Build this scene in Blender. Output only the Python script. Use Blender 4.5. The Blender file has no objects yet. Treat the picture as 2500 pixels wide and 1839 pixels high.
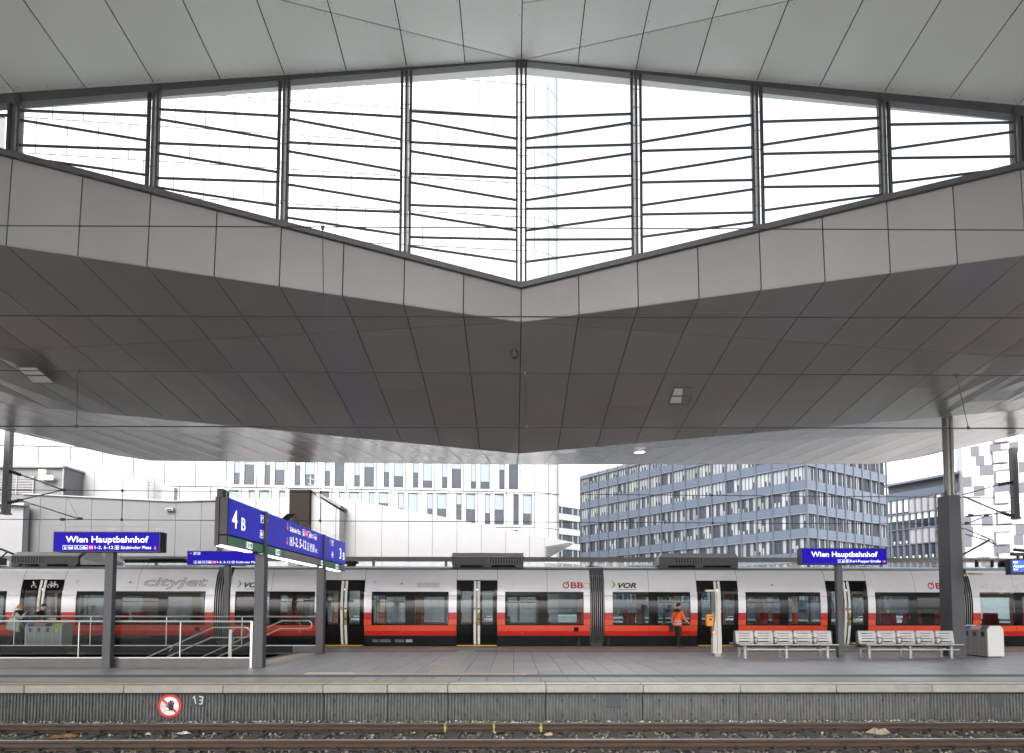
import bpy, math, random
from mathutils import Vector, Matrix
R = math.radians
random.seed(7)
SC = bpy.context.scene
COL = SC.collection

# ------------------------------------------------------------------ camera
F, CX, CY, EYE = 1560.0, 1277.0, 1405.2, 1.55          # focal length and principal point in photo pixels (2500 wide), eye height
PITCH, YAW, ROLL = R(3.0), R(0.82), R(0.06)
CAM_ROT = Matrix.Rotation(-YAW, 3, 'Z') @ Matrix.Rotation(math.pi / 2 + PITCH, 3, 'X') @ Matrix.Rotation(ROLL, 3, 'Z')
cd = bpy.data.cameras.new('camera'); cam = bpy.data.objects.new('camera', cd); COL.objects.link(cam)
cam.location = (0, 0, EYE); cam.rotation_euler = CAM_ROT.to_euler()
cd.sensor_width = 36.0; cd.lens = 36.0 * F / 2500.0
cd.shift_x = (1250.0 - CX) / 2500.0; cd.shift_y = (CY - 919.5) / 2500.0
cd.clip_start = 0.1; cd.clip_end = 2000
SC.camera = cam

# ------------------------------------------------------------------ sky, sun, exposure (bright overcast day, exposed for the shade)
world = bpy.data.worlds.new('World'); SC.world = world; world.use_nodes = True
wn = world.node_tree.nodes; wl = world.node_tree.links; wn.clear()
sky = wn.new('ShaderNodeTexSky'); sky.sky_type = 'NISHITA'; sky.sun_disc = False
SUN_EL, SUN_AZ = R(42), R(192)
sky.sun_elevation = SUN_EL; sky.sun_rotation = SUN_AZ
sky.air_density = 1.0; sky.dust_density = 4.0; sky.ozone_density = 1.0
hs = wn.new('ShaderNodeHueSaturation'); hs.inputs['Saturation'].default_value = 0.22
bg = wn.new('ShaderNodeBackground'); bg.inputs['Strength'].default_value = 0.15
wo = wn.new('ShaderNodeOutputWorld')
wl.new(sky.outputs[0], hs.inputs['Color']); wl.new(hs.outputs[0], bg.inputs['Color']); wl.new(bg.outputs[0], wo.inputs['Surface'])
sd = bpy.data.lights.new('sun', 'SUN'); sd.energy = 0.5; sd.angle = R(25); sd.color = (1.0, 0.97, 0.93)
sun = bpy.data.objects.new('sun', sd); COL.objects.link(sun)
# nishita: sun_rotation is measured from +Y towards +X
sdir = Vector((math.sin(SUN_AZ) * math.cos(SUN_EL), math.cos(SUN_AZ) * math.cos(SUN_EL), math.sin(SUN_EL)))
sun.rotation_euler = (-sdir).to_track_quat('-Z', 'Y').to_euler(); sun.location = (0, -30, 60)
SC.render.engine = 'CYCLES'
SC.view_settings.view_transform = 'Standard'; SC.view_settings.look = 'None'
SC.view_settings.exposure = 2.25; SC.view_settings.gamma = 1.0; SC.view_settings.use_curve_mapping = False
SC.cycles.max_bounces = 10; SC.cycles.transparent_max_bounces = 24; SC.cycles.diffuse_bounces = 6
SC.cycles.glossy_bounces = 4; SC.cycles.caustics_reflective = False; SC.cycles.caustics_refractive = False
SC.cycles.use_denoising = True; SC.cycles.sample_clamp_indirect = 8.0

# ------------------------------------------------------------------ measuring helpers
def ray(u, v):
    return CAM_ROT @ Vector(((u - CX) / F, (CY - v) / F, -1.0))
def at(u, v, Y):
    d = ray(u, v); t = Y / d.y
    return Vector((0, 0, EYE)) + d * t
def gz(u, v, z=0.0):
    d = ray(u, v); t = (z - EYE) / d.z
    return Vector((0, 0, EYE)) + d * t

# ------------------------------------------------------------------ materials
MATS = {}
def mat(name, col, rough=0.6, metal=0.0, var=0.0, scale=3.0, bump=0.0, bscale=60.0, emit=None, estr=0.0, spec=0.5, coat=0.0, rnd=0.0, stretch=None, col2=None, rvar=0.08):
    if name in MATS: return MATS[name]
    m = bpy.data.materials.new(name); m.use_nodes = True; nt = m.node_tree; n = nt.nodes; l = nt.links
    p = n['Principled BSDF']
    p.inputs['Roughness'].default_value = rough; p.inputs['Metallic'].default_value = metal
    p.inputs['Specular IOR Level'].default_value = spec; p.inputs['Coat Weight'].default_value = coat
    c = (*col, 1)
    p.inputs['Base Color'].default_value = c
    tc = n.new('ShaderNodeTexCoord'); src = tc.outputs['Object']
    if stretch:
        mp = n.new('ShaderNodeMapping'); mp.inputs['Scale'].default_value = stretch; l.new(src, mp.inputs['Vector']); src = mp.outputs[0]
    if var or rnd or col2:
        no = n.new('ShaderNodeTexNoise'); no.inputs['Scale'].default_value = scale; no.inputs['Detail'].default_value = 7; no.inputs['Roughness'].default_value = 0.65
        l.new(src, no.inputs['Vector'])
        mx = n.new('ShaderNodeMix'); mx.data_type = 'RGBA'; mx.blend_type = 'MIX'
        lo = tuple(x * (1 - var) for x in col); hi = tuple(min(1, x * (1 + var)) for x in col)
        if col2: hi = col2; lo = col
        mx.inputs[6].default_value = (*lo, 1); mx.inputs[7].default_value = (*hi, 1)
        rp = n.new('ShaderNodeMapRange'); rp.inputs[1].default_value = 0.3; rp.inputs[2].default_value = 0.7
        l.new(no.outputs[0], rp.inputs[0]); l.new(rp.outputs[0], mx.inputs[0])
        out = mx.outputs[2]
        if rnd:
            oi = n.new('ShaderNodeObjectInfo'); mr = n.new('ShaderNodeMapRange'); mr.inputs[3].default_value = 1 - rnd; mr.inputs[4].default_value = 1 + rnd
            l.new(oi.outputs['Random'], mr.inputs[0])
            mm = n.new('ShaderNodeMix'); mm.data_type = 'RGBA'; mm.blend_type = 'MULTIPLY'; mm.inputs[0].default_value = 1
            cb = n.new('ShaderNodeCombineColor')
            for i in range(3): l.new(mr.outputs[0], cb.inputs[i])
            l.new(out, mm.inputs[6]); l.new(cb.outputs[0], mm.inputs[7]); out = mm.outputs[2]
        l.new(out, p.inputs['Base Color'])
        rr = n.new('ShaderNodeMapRange'); rr.inputs[3].default_value = max(0.02, rough - rvar); rr.inputs[4].default_value = min(1, rough + rvar)
        l.new(no.outputs[0], rr.inputs[0]); l.new(rr.outputs[0], p.inputs['Roughness'])
    if bump:
        nb = n.new('ShaderNodeTexNoise'); nb.inputs['Scale'].default_value = bscale; nb.inputs['Detail'].default_value = 6
        l.new(src, nb.inputs['Vector'])
        bp = n.new('ShaderNodeBump'); bp.inputs['Strength'].default_value = bump; bp.inputs['Distance'].default_value = 0.02
        l.new(nb.outputs[0], bp.inputs['Height']); l.new(bp.outputs[0], p.inputs['Normal'])
    if emit:
        p.inputs['Emission Color'].default_value = (*emit, 1); p.inputs['Emission Strength'].default_value = estr
    MATS[name] = m
    return m
def glass(name, tint=(0.95, 0.97, 0.97), refl=1.0, rough=0.0):
    if name in MATS: return MATS[name]
    m = bpy.data.materials.new(name); m.use_nodes = True; nt = m.node_tree; n = nt.nodes; l = nt.links; n.clear()
    o = n.new('ShaderNodeOutputMaterial'); t = n.new('ShaderNodeBsdfTransparent'); t.inputs[0].default_value = (*tint, 1)
    g = n.new('ShaderNodeBsdfGlossy'); g.inputs['Roughness'].default_value = rough
    fr = n.new('ShaderNodeFresnel'); ge = n.new('ShaderNodeNewGeometry'); io = n.new('ShaderNodeMapRange')   # same reflectance from both sides of the sheet
    io.inputs[3].default_value = 1.5; io.inputs[4].default_value = 1 / 1.5; l.new(ge.outputs['Backfacing'], io.inputs[0]); l.new(io.outputs[0], fr.inputs[0])
    mu = n.new('ShaderNodeMath'); mu.operation = 'MULTIPLY'; mu.inputs[1].default_value = refl; mu.use_clamp = True
    mx = n.new('ShaderNodeMixShader')
    l.new(fr.outputs[0], mu.inputs[0]); l.new(mu.outputs[0], mx.inputs[0]); l.new(t.outputs[0], mx.inputs[1]); l.new(g.outputs[0], mx.inputs[2]); l.new(mx.outputs[0], o.inputs[0])
    MATS[name] = m
    return m

# ------------------------------------------------------------------ mesh helpers
class MB:
    def __init__(s): s.v = []; s.f = []; s.m = []
    def add(s, vs, fs, mi=0):
        b = len(s.v); s.v += [tuple(x) for x in vs]
        for f in fs: s.f.append(tuple(i + b for i in f)); s.m.append(mi)
        return s
    def quad(s, a, b, c, d, mi=0): return s.add([a, b, c, d], [(0, 1, 2, 3)], mi)
    def poly(s, pts, mi=0): return s.add(pts, [tuple(range(len(pts)))], mi)
    def box(s, x0, x1, y0, y1, z0, z1, mi=0):
        return s.add([(x0, y0, z0), (x1, y0, z0), (x1, y1, z0), (x0, y1, z0), (x0, y0, z1), (x1, y0, z1), (x1, y1, z1), (x0, y1, z1)],
                     [(0, 3, 2, 1), (4, 5, 6, 7), (0, 1, 5, 4), (1, 2, 6, 5), (2, 3, 7, 6), (3, 0, 4, 7)], mi)
    def cbox(s, x0, x1, y0, y1, z0, z1, c=0.01, mi=0):      # box with chamfered vertical and top edges
        def ring(g, z): return [(x0 + g, y0, z), (x1 - g, y0, z), (x1, y0 + g, z), (x1, y1 - g, z), (x1 - g, y1, z), (x0 + g, y1, z), (x0, y1 - g, z), (x0, y0 + g, z)]
        def ring2(z): return [(x0 + c * 1.3, y0 + c, z), (x1 - c * 1.3, y0 + c, z), (x1 - c, y0 + c * 1.3, z), (x1 - c, y1 - c * 1.3, z), (x1 - c * 1.3, y1 - c, z), (x0 + c * 1.3, y1 - c, z), (x0 + c, y1 - c * 1.3, z), (x0 + c, y0 + c * 1.3, z)]
        rs = [ring2(z0), ring(c, z0 + c), ring(c, z1 - c), ring2(z1)]
        vs = [p for r in rs for p in r]; fs = []
        for k in range(3):
            for i in range(8): fs.append((k * 8 + i, k * 8 + (i + 1) % 8, k * 8 + 8 + (i + 1) % 8, k * 8 + 8 + i))
        fs.append(tuple(range(7, -1, -1))); fs.append(tuple(range(24, 32)))
        return s.add(vs, fs, mi)
    def prism(s, pts, d, mi=0):                                # polygon pts extruded by vector d
        n = len(pts); d = Vector(d); q = [Vector(p) for p in pts]
        vs = q + [p + d for p in q]
        fs = [tuple(range(n)), tuple(range(2 * n - 1, n - 1, -1))] + [(i, i + n, (i + 1) % n + n, (i + 1) % n) for i in range(n)]
        return s.add(vs, fs, mi)
    def tube(s, pts, r, n=8, mi=0, caps=True, closed=False):
        pts = [Vector(p) for p in pts]; N = len(pts); rings = []
        rr = r if isinstance(r, (list, tuple)) else [r] * N
        prev = None
        for i, p in enumerate(pts):
            if closed: t = (pts[(i + 1) % N] - pts[i - 1]).normalized()
            else: t = (pts[min(i + 1, N - 1)] - pts[max(i - 1, 0)]).normalized()
            if prev is None:
                a = Vector((0, 0, 1)) if abs(t.z) < 0.9 else Vector((1, 0, 0))
                x = t.cross(a).normalized()
            else:
                x = (prev - t * prev.dot(t)).normalized()
            prev = x; y = t.cross(x)
            rings.append([p + (x * math.cos(2 * math.pi * k / n) + y * math.sin(2 * math.pi * k / n)) * rr[i] for k in range(n)])
        vs = [q for rg in rings for q in rg]; fs = []
        M = N if closed else N - 1
        for i in range(M):
            j = (i + 1) % N
            for k in range(n): fs.append((i * n + k, i * n + (k + 1) % n, j * n + (k + 1) % n, j * n + k))
        if caps and not closed: fs.append(tuple(range(n - 1, -1, -1))); fs.append(tuple((N - 1) * n + k for k in range(n)))
        return s.add(vs, fs, mi)
    def bar(s, p, q, w, h, mi=0, up=(0, 0, 1)):                # rectangular bar from p to q
        p = Vector(p); q = Vector(q); t = (q - p).normalized(); u = Vector(up)
        x = t.cross(u)
        if x.length < 1e-4: x = t.cross(Vector((0, 1, 0)))
        x.normalize(); y = x.cross(t)
        c = [(-w / 2, -h / 2), (w / 2, -h / 2), (w / 2, h / 2), (-w / 2, h / 2)]
        vs = [p + x * a + y * b for a, b in c] + [q + x * a + y * b for a, b in c]
        return s.add(vs, [(0, 3, 2, 1), (4, 5, 6, 7), (0, 1, 5, 4), (1, 2, 6, 5), (2, 3, 7, 6), (3, 0, 4, 7)], mi)
    def lathe(s, prof, c, n=16, mi=0):                         # prof [(r,z)], around a vertical axis at c
        vs = []; fs = []; c = Vector(c)
        for r, z in prof:
            for k in range(n): vs.append(c + Vector((r * math.cos(2 * math.pi * k / n), r * math.sin(2 * math.pi * k / n), z)))
        for i in range(len(prof) - 1):
            for k in range(n): fs.append((i * n + k, i * n + (k + 1) % n, (i + 1) * n + (k + 1) % n, (i + 1) * n + k))
        fs.append(tuple(range(n - 1, -1, -1))); fs.append(tuple((len(prof) - 1) * n + k for k in range(n)))
        return s.add(vs, fs, mi)
    def weld(s):
        d = {}; idx = []; vs = []
        for p in s.v:
            k = (round(p[0], 4), round(p[1], 4), round(p[2], 4))
            if k not in d: d[k] = len(vs); vs.append(p)
            idx.append(d[k])
        s.v = vs; s.f = [tuple(idx[i] for i in f) for f in s.f]
        return s
    def mesh(s, name, mats):
        me = bpy.data.meshes.new(name); me.from_pydata(s.v, [], s.f)
        for m in (mats if isinstance(mats, (list, tuple)) else [mats]): me.materials.append(m)
        me.polygons.foreach_set('material_index', s.m); me.update()
        return me
    def build(s, name, mats, parent=None, smooth=False, loc=None):
        return link(name, s.mesh(name, mats), parent, loc, smooth)
WP = {}
def link(name, me, parent=None, loc=None, smooth=False, rot=None):
    o = bpy.data.objects.new(name, me); COL.objects.link(o)
    if smooth:
        me.polygons.foreach_set('use_smooth', [True] * len(me.polygons)); 
        try: me.set_sharp_from_angle(angle=R(38))
        except Exception: pass
    o.location = loc or (0, 0, 0)
    if rot: o.rotation_euler = rot
    WP[o] = Vector(o.location)
    if parent:
        o.parent = parent; o.matrix_parent_inverse = Matrix.Translation(-WP[parent])
    return o
def tag(o, label=None, cat=None, group=None, kind=None):
    if label: o['label'] = label
    if cat: o['category'] = cat
    if group: o['group'] = group
    if kind: o['kind'] = kind
    return o
def thing(name, label, cat, loc=(0, 0, 0), group=None):
    o = bpy.data.objects.new(name, None); COL.objects.link(o); o.location = loc; o.empty_display_size = 0.2
    WP[o] = Vector(loc)
    return tag(o, label, cat, group)
# lettering: a text as flat faces in a unit frame (cap height 1)
_TC = {}
def text_geo(s, bold=0.0, shear=0.0, outline=0.0):
    key = (s, bold, shear, outline)
    if key in _TC: return _TC[key]
    cu = bpy.data.curves.new('t', 'FONT'); cu.body = s; cu.size = 1.0; cu.offset = bold; cu.shear = shear; cu.resolution_u = 3
    if outline: cu.fill_mode = 'NONE'; cu.bevel_depth = outline; cu.bevel_resolution = 0
    o = bpy.data.objects.new('t', cu); COL.objects.link(o)
    dg = bpy.context.evaluated_depsgraph_get(); me = o.evaluated_get(dg).to_mesh()
    vs = [Vector(v.co) for v in me.vertices]; fs = [tuple(p.vertices) for p in me.polygons]
    o.evaluated_get(dg).to_mesh_clear(); bpy.data.objects.remove(o); bpy.data.curves.remove(cu)
    x0 = min(v.x for v in vs); x1 = max(v.x for v in vs)
    cap = 0.69
    vs = [Vector(((v.x - x0), v.y, v.z)) for v in vs]
    _TC[key] = (vs, fs, x1 - x0, cap)
    return _TC[key]
def put_text(mb, s, org, xd, yd, w=None, h=0.1, mi=0, bold=0.012, shear=0.0, outline=0.0, warp=None):
    vs, fs, tw, cap = text_geo(s, bold, shear, outline)
    sy = h / cap; sx = (w / tw) if w else sy
    xd = Vector(xd); yd = Vector(yd); nd = xd.cross(yd); org = Vector(org)
    P = [org + xd * (v.x * sx) + yd * (v.y * sy) + nd * (v.z * sy) for v in vs]
    if warp: P = [warp(p) for p in P]
    mb.add(P, fs, mi)
    return tw * sx
def disc(mb, c, r, xd, yd, n=24, mi=0, r0=0.0, a0=0.0, a1=2 * math.pi):
    c = Vector(c); xd = Vector(xd); yd = Vector(yd)
    P = lambda rr, k: c + (xd * math.cos(a0 + (a1 - a0) * k / n) + yd * math.sin(a0 + (a1 - a0) * k / n)) * rr
    if r0 <= 0: mb.poly([P(r, k) for k in range(n)], mi)
    else:
        for k in range(n): mb.quad(P(r0, k), P(r, k), P(r, k + 1), P(r0, k + 1), mi)
def lerp(a, b, t): return a + (b - a) * t
def interp(tab, x):
    if x <= tab[0][0]: return tab[0][1]
    for (a, b), (c, d) in zip(tab, tab[1:]):
        if x <= c: return b + (d - b) * (x - a) / (c - a)
    return tab[-1][1]
XD, YD, ZD = Vector((1, 0, 0)), Vector((0, 1, 0)), Vector((0, 0, 1))
# ------------------------------------------------------------------ shared materials
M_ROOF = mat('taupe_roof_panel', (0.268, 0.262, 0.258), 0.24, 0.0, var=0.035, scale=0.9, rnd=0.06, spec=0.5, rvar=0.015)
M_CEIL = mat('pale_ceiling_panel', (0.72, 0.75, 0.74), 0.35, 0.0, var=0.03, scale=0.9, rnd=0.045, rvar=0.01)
M_COVER = mat('roof_sheet', (0.5, 0.5, 0.49), 0.6)
M_JOINT = mat('joint_dark', (0.02, 0.02, 0.02), 0.8)
M_STEEL = mat('dark_steel', (0.075, 0.077, 0.08), 0.45, 0.2, var=0.15, scale=6)
M_FRAME = mat('glazing_frame', (0.05, 0.05, 0.052), 0.5, 0.2)
M_POST = mat('grey_steel_post', (0.07, 0.07, 0.08), 0.45, 0.1, var=0.1, scale=8, bump=0.05, bscale=150)
M_INOX = mat('brushed_steel', (0.62, 0.62, 0.62), 0.28, 0.95, var=0.06, scale=12)
M_GLASS = glass('clear_glass', (0.93, 0.96, 0.95), 1.0)
M_CONC = mat('concrete', (0.42, 0.4, 0.37), 0.85, var=0.16, scale=5, bump=0.25, bscale=80)
M_PAVE = mat('paving_stone', (0.30, 0.296, 0.30), 0.40, var=0.2, scale=2.2, bump=0.1, bscale=110, rnd=0.11, rvar=0.14)
M_BAND = mat('dark_tactile_band', (0.13, 0.12, 0.11), 0.7, var=0.2, scale=8, bump=0.3, bscale=60)
M_CREAM = mat('beige_stone', (0.42, 0.39, 0.34), 0.6, var=0.12, scale=10, bump=0.1, bscale=60)
M_BALL = mat('ballast_ground', (0.05, 0.045, 0.038), 0.95, var=0.5, scale=14, bump=1.0, bscale=35, col2=(0.19, 0.17, 0.14))
M_STONE = mat('ballast_stone', (0.09, 0.08, 0.07), 0.9, var=0.6, scale=23, col2=(0.36, 0.33, 0.28))
M_SLEEP = mat('sleeper_concrete', (0.12, 0.105, 0.095), 0.9, var=0.25, scale=7, bump=0.4, bscale=60)
M_RAIL = mat('rail_rust', (0.075, 0.05, 0.037), 0.7, 0.2, var=0.35, scale=5, stretch=(0.5, 6, 6), bump=0.2, bscale=50)
M_RAILTOP = mat('rail_polished', (0.55, 0.53, 0.51), 0.3, 0.9, var=0.1, scale=4)
M_CORR = mat('corrugated_concrete', (0.14, 0.14, 0.137), 0.85, var=0.3, scale=5, stretch=(2, 2, 0.8), bump=0.3, bscale=90, rnd=0.12)
M_WHITE = mat('white_paint', (0.78, 0.78, 0.76), 0.5, var=0.06, scale=6)
M_BLACK = mat('black', (0.012, 0.012, 0.013), 0.5)

YE0, YE1 = 13.11, 26.70            # platform edges: near track, train track
ZB = -0.74                         # ballast level
# ------------------------------------------------------------------ ground and track
g = MB(); g.quad((-900, -200, ZB - 0.03), (900, -200, ZB - 0.03), (900, 1500, ZB - 0.03), (-900, 1500, ZB - 0.03))
tag(g.build('ground', mat('pale_bounce_ground', (0.42, 0.41, 0.39), 0.95, var=0.2, scale=1.0)), kind='structure')  # ground colour raised to bounce light up onto the far soffit
g = MB(); nx, ny = 150, 26
for j in range(ny + 1):
    for i in range(nx + 1):
        x = lerp(-13, 13, i / nx); y = lerp(8.6, 13.2, j / ny)
        g.v.append((x, y, ZB + random.uniform(-0.014, 0.014)))
for j in range(ny):
    for i in range(nx): a = j * (nx + 1) + i; g.f.append((a, a + 1, a + nx + 2, a + nx + 1)); g.m.append(0)
tag(g.build('ballast_bed', M_BALL), kind='structure')
g = MB(); g.quad((-60, 2, ZB - 0.012), (60, 2, ZB - 0.012), (60, 36, ZB - 0.012), (-60, 36, ZB - 0.012))
tag(g.build('track_bed', M_BALL), kind='structure')

YR0, YR1 = 10.41, 11.89
trk = thing('railway_track', 'rusty rails on concrete sleepers in the foreground below the platform edge', 'railway track', (0, 11.15, ZB))
def rail_profile(x):
    P = [(-0.075, -0.75 + 0.05), (0.075, -0.70), (0.075, -0.685), (0.012, -0.66), (0.011, -0.60), (0.036, -0.585), (0.036, -0.553), (0.028, -0.547), (-0.028, -0.547), (-0.036, -0.553), (-0.036, -0.585), (-0.011, -0.60), (-0.012, -0.66), (-0.075, -0.685)]
    return P
for yr in (YR0, YR1):
    b = MB(); P = rail_profile(0); n = len(P)
    xs = [-14, -7, 0, 7, 14]
    for k in range(len(xs) - 1):
        A = [(xs[k], yr + p[0], p[1]) for p in P]; B = [(xs[k + 1], yr + p[0], p[1]) for p in P]
        b.add(A + B, [(i, (i + 1) % n, (i + 1) % n + n, i + n) for i in range(n) if i not in (6, 7, 8)], 0)
        b.add(A + B, [(i, (i + 1) % n, (i + 1) % n + n, i + n) for i in (6, 7, 8)], 1)
    b.build('rail', [M_RAIL, M_RAILTOP], trk)
# sleepers with clips
sm = MB(); sm.add([(-0.13, -1.3, -0.2), (0.13, -1.3, -0.2), (0.13, 1.3, -0.2), (-0.13, 1.3, -0.2), (-0.10, -1.27, 0.04), (0.10, -1.27, 0.04), (0.10, 1.27, 0.04), (-0.10, 1.27, 0.04)],
                  [(4, 5, 6, 7), (0, 1, 5, 4), (1, 2, 6, 5), (2, 3, 7, 6), (3, 0, 4, 7)])
SLM = sm.mesh('sleeper', M_SLEEP)
cm = MB()
for s in (-1, 1):
    cm.tube([(-0.06, s * 0.07, 0.02), (-0.05, s * 0.1, 0.055), (0.0, s * 0.13, 0.035), (0.05, s * 0.1, 0.055), (0.06, s * 0.07, 0.02)], 0.012, 5)
    cm.box(-0.05, 0.05, s * 0.105 - 0.035, s * 0.105 + 0.035, 0.0, 0.03)
    cm.box(-0.018, 0.018, s * 0.105 - 0.018, s * 0.105 + 0.018, 0.03, 0.065)
cm.box(-0.045, 0.045, -0.12, 0.12, -0.004, 0.006)
CLM = cm.mesh('rail_clip', mat('clip_steel', (0.06, 0.05, 0.045), 0.7, 0.3))
for i in range(-20, 21):
    x = i * 0.585 + 0.1
    s = link('sleeper', SLM, trk, (x, 11.15, -0.74 + 0.0))
    for yr in (YR0, YR1): link('rail_clip', CLM, s, (x, yr, -0.70))
# loose stones
b = MB()
def stone(b, x, y, z, r, mi=0):
    o = [(r * random.uniform(.7, 1.3), 0, 0), (-r * random.uniform(.7, 1.3), 0, 0), (0, r * random.uniform(.7, 1.3), 0), (0, -r * random.uniform(.7, 1.3), 0), (0, 0, r * random.uniform(.5, 1.0)), (0, 0, -r)]
    a = random.uniform(0, 6.28); ca, sa = math.cos(a), math.sin(a)
    b.add([(x + p[0] * ca - p[1] * sa, y + p[0] * sa + p[1] * ca, z + p[2]) for p in o], [(0, 2, 4), (2, 1, 4), (1, 3, 4), (3, 0, 4), (2, 0, 5), (1, 2, 5), (3, 1, 5), (0, 3, 5)], mi)
for i in range(9000):
    x = random.uniform(-11.5, 11.5); y = random.uniform(9.4, 13.1)
    if abs(((x - 0.1) / 0.585 + 0.5) % 1 - 0.5) * 0.585 < 0.12 and y < 12.4: continue
    stone(b, x, y, ZB + random.uniform(0.0, 0.03), random.uniform(0.016, 0.042), 0 if random.random() < 0.93 else (1 if random.random() < 0.7 else 2))
tag(b.build('ballast_stones', [M_STONE, mat('pale_stone', (0.45, 0.42, 0.36), 0.9), mat('brown_leaf', (0.22, 0.13, 0.05), 0.9)]), 'dark loose ballast stones between the sleepers', 'ballast', kind='stuff')
# litter along the foot of the platform wall
b = MB()
for i in range(620):
    x = random.uniform(-11, 11); y = random.uniform(12.75, 13.05) if random.random() < 0.75 else random.uniform(10.6, 12.2)
    stone(b, x, y, ZB + 0.035, random.uniform(0.009, 0.03), random.choice([0, 0, 0, 1, 2]))
tag(b.build('litter_scraps', [mat('paper_white', (0.7, 0.69, 0.66), 0.8), mat('paper_cream', (0.55, 0.45, 0.3), 0.8), mat('dry_leaf', (0.3, 0.2, 0.1), 0.9)]), 'pale scraps of litter along the foot of the platform wall', 'litter', kind='stuff')
def crumple(name, label, u, v, r, m, seed, flat=1.0):
    p = gz(u, v, ZB + 0.04); random.seed(seed); b = MB(); n = 9
    vs = [(p.x, p.y, p.z + r * 0.5 * flat)]
    for ring, rr in ((0, 0.5), (1, 1.0)):
        for k in range(n):
            a = 6.283 * k / n; q = rr * r * random.uniform(0.6, 1.25)
            vs.append((p.x + q * 1.5 * math.cos(a), p.y + q * math.sin(a), p.z + flat * (random.uniform(0.1, 0.8) * r if ring == 0 else random.uniform(-0.2, 0.25) * r)))
    fs = [(0, 1 + k, 1 + (k + 1) % n) for k in range(n)] + [(1 + k, 1 + n + k, 1 + n + (k + 1) % n, 1 + (k + 1) % n) for k in range(n)]
    tag(b.add(vs, fs).build(name, m), label, 'litter')
crumple('paper_scrap', 'crumpled white paper lying between the sleepers below the round sign', 450, 1793, 0.09, MATS['paper_white'], 3)
crumple('paper_scrap', 'small white paper scrap on the ballast left of the white crumpled paper', 362, 1793, 0.045, MATS['paper_white'], 4)
crumple('plastic_scrap', 'flat orange brown plastic sheet behind the near rail at the left', 152, 1800, 0.21, mat('orange_plastic', (0.36, 0.17, 0.06), 0.7, var=0.25, scale=10), 5, 0.3)
crumple('twig_heap', 'pale dry twigs lying between the rails below the right bench', 2145, 1790, 0.14, mat('twig', (0.42, 0.36, 0.27), 0.9), 6)
crumple('paper_scrap', 'cream paper scrap between the sleepers right of the yellow paint marks', 1338, 1795, 0.07, MATS['paper_cream'], 8)
random.seed(11)
# yellow-green spray marks on the far rail
for u, lab in ((1087, 'leftmost'), (1206, 'middle'), (1321, 'rightmost')):
    p = at(u, 1785, YR1 - 0.014); b = MB()
    w = [random.uniform(0.012, 0.03) for _ in range(7)]; prof = [(-0.0375, -0.556), (-0.0375, -0.584), (-0.0125, -0.602), (-0.0135, -0.657), (-0.05, -0.677), (-0.0765, -0.683), (-0.079, -0.70)]
    for k in range(6):
        (ya, za), (yb, zb_) = prof[k], prof[k + 1]; b.quad((p.x - w[k], YR1 + ya - .002, za + .002), (p.x + w[k] * .8, YR1 + ya - .002, za + .002), (p.x + w[k + 1] * .8, YR1 + yb - .002, zb_ + .002), (p.x - w[k + 1], YR1 + yb - .002, zb_ + .002))
    tag(b.build('paint_mark', mat('spray_yellow', (0.36, 0.44, 0.05), 0.7, var=0.4, scale=60)), lab + ' of the three yellow green spray marks on the far rail', 'paint mark', 'spray marks on the rail')

# ------------------------------------------------------------------ platform
plat = thing('platform', None, None, (0, 20, 0)); tag(plat, kind='structure')
HX0, HX1, HY0, HY1 = -30.0, -7.5, 17.2, 22.55      # stair opening
b = MB()
zt, zb = -0.034, -0.30
for x0, x1, y0, y1 in ((-40, 40, YE0 + 0.4, HY0), (HX1, 40, HY0, HY1), (-40, 40, HY1, YE1 - 0.02), (-40, HX0, HY0, HY1)):
    b.box(x0, x1, y0, y1, zb, zt)
b.box(-40, 40, YE0 + 0.35, YE0 + 0.9, -0.85, -0.31)
b.box(-40, 40, YE1 - 0.5, YE1 - 0.04, -0.85, -0.31)
b.build('platform_body', mat('bedding_dark', (0.06, 0.058, 0.055), 0.9), plat)
# coping stones with a painted stripe
CJ = [-21.8, -19.8, -17.8, -15.8, -13.8, -11.85, -9.86, -7.87, -5.88, -3.87, -2.57, -1.34, 0.66, 2.65, 4.64, 6.62, 8.6, 10.6, 12.6, 14.6, 16.6]
for a, c in zip(CJ, CJ[1:]):
    b = MB(); b.cbox(a + 0.006, c - 0.006, YE0, YE0 + 0.72, -0.155, 0.0, 0.012)
    cop = b.build('coping_stone', mat('coping_concrete', (0.33, 0.315, 0.285), 0.75, var=0.14, scale=4, bump=0.2, bscale=70, rnd=0.05), plat)
    s = MB(); s.quad((a + 0.01, YE0 + 0.17, 0.004), (c - 0.01, YE0 + 0.17, 0.004), (c - 0.01, YE0 + 0.42, 0.004), (a + 0.01, YE0 + 0.42, 0.004))
    s.build('painted_stripe', mat('stripe_yellow', (0.62, 0.50, 0.22), 0.6, var=0.2, scale=5, col2=(0.72, 0.64, 0.42)) if a < -2 else mat('stripe_white', (0.70, 0.68, 0.63), 0.55, var=0.15, scale=5, col2=(0.84, 0.83, 0.80)), cop)
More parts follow.
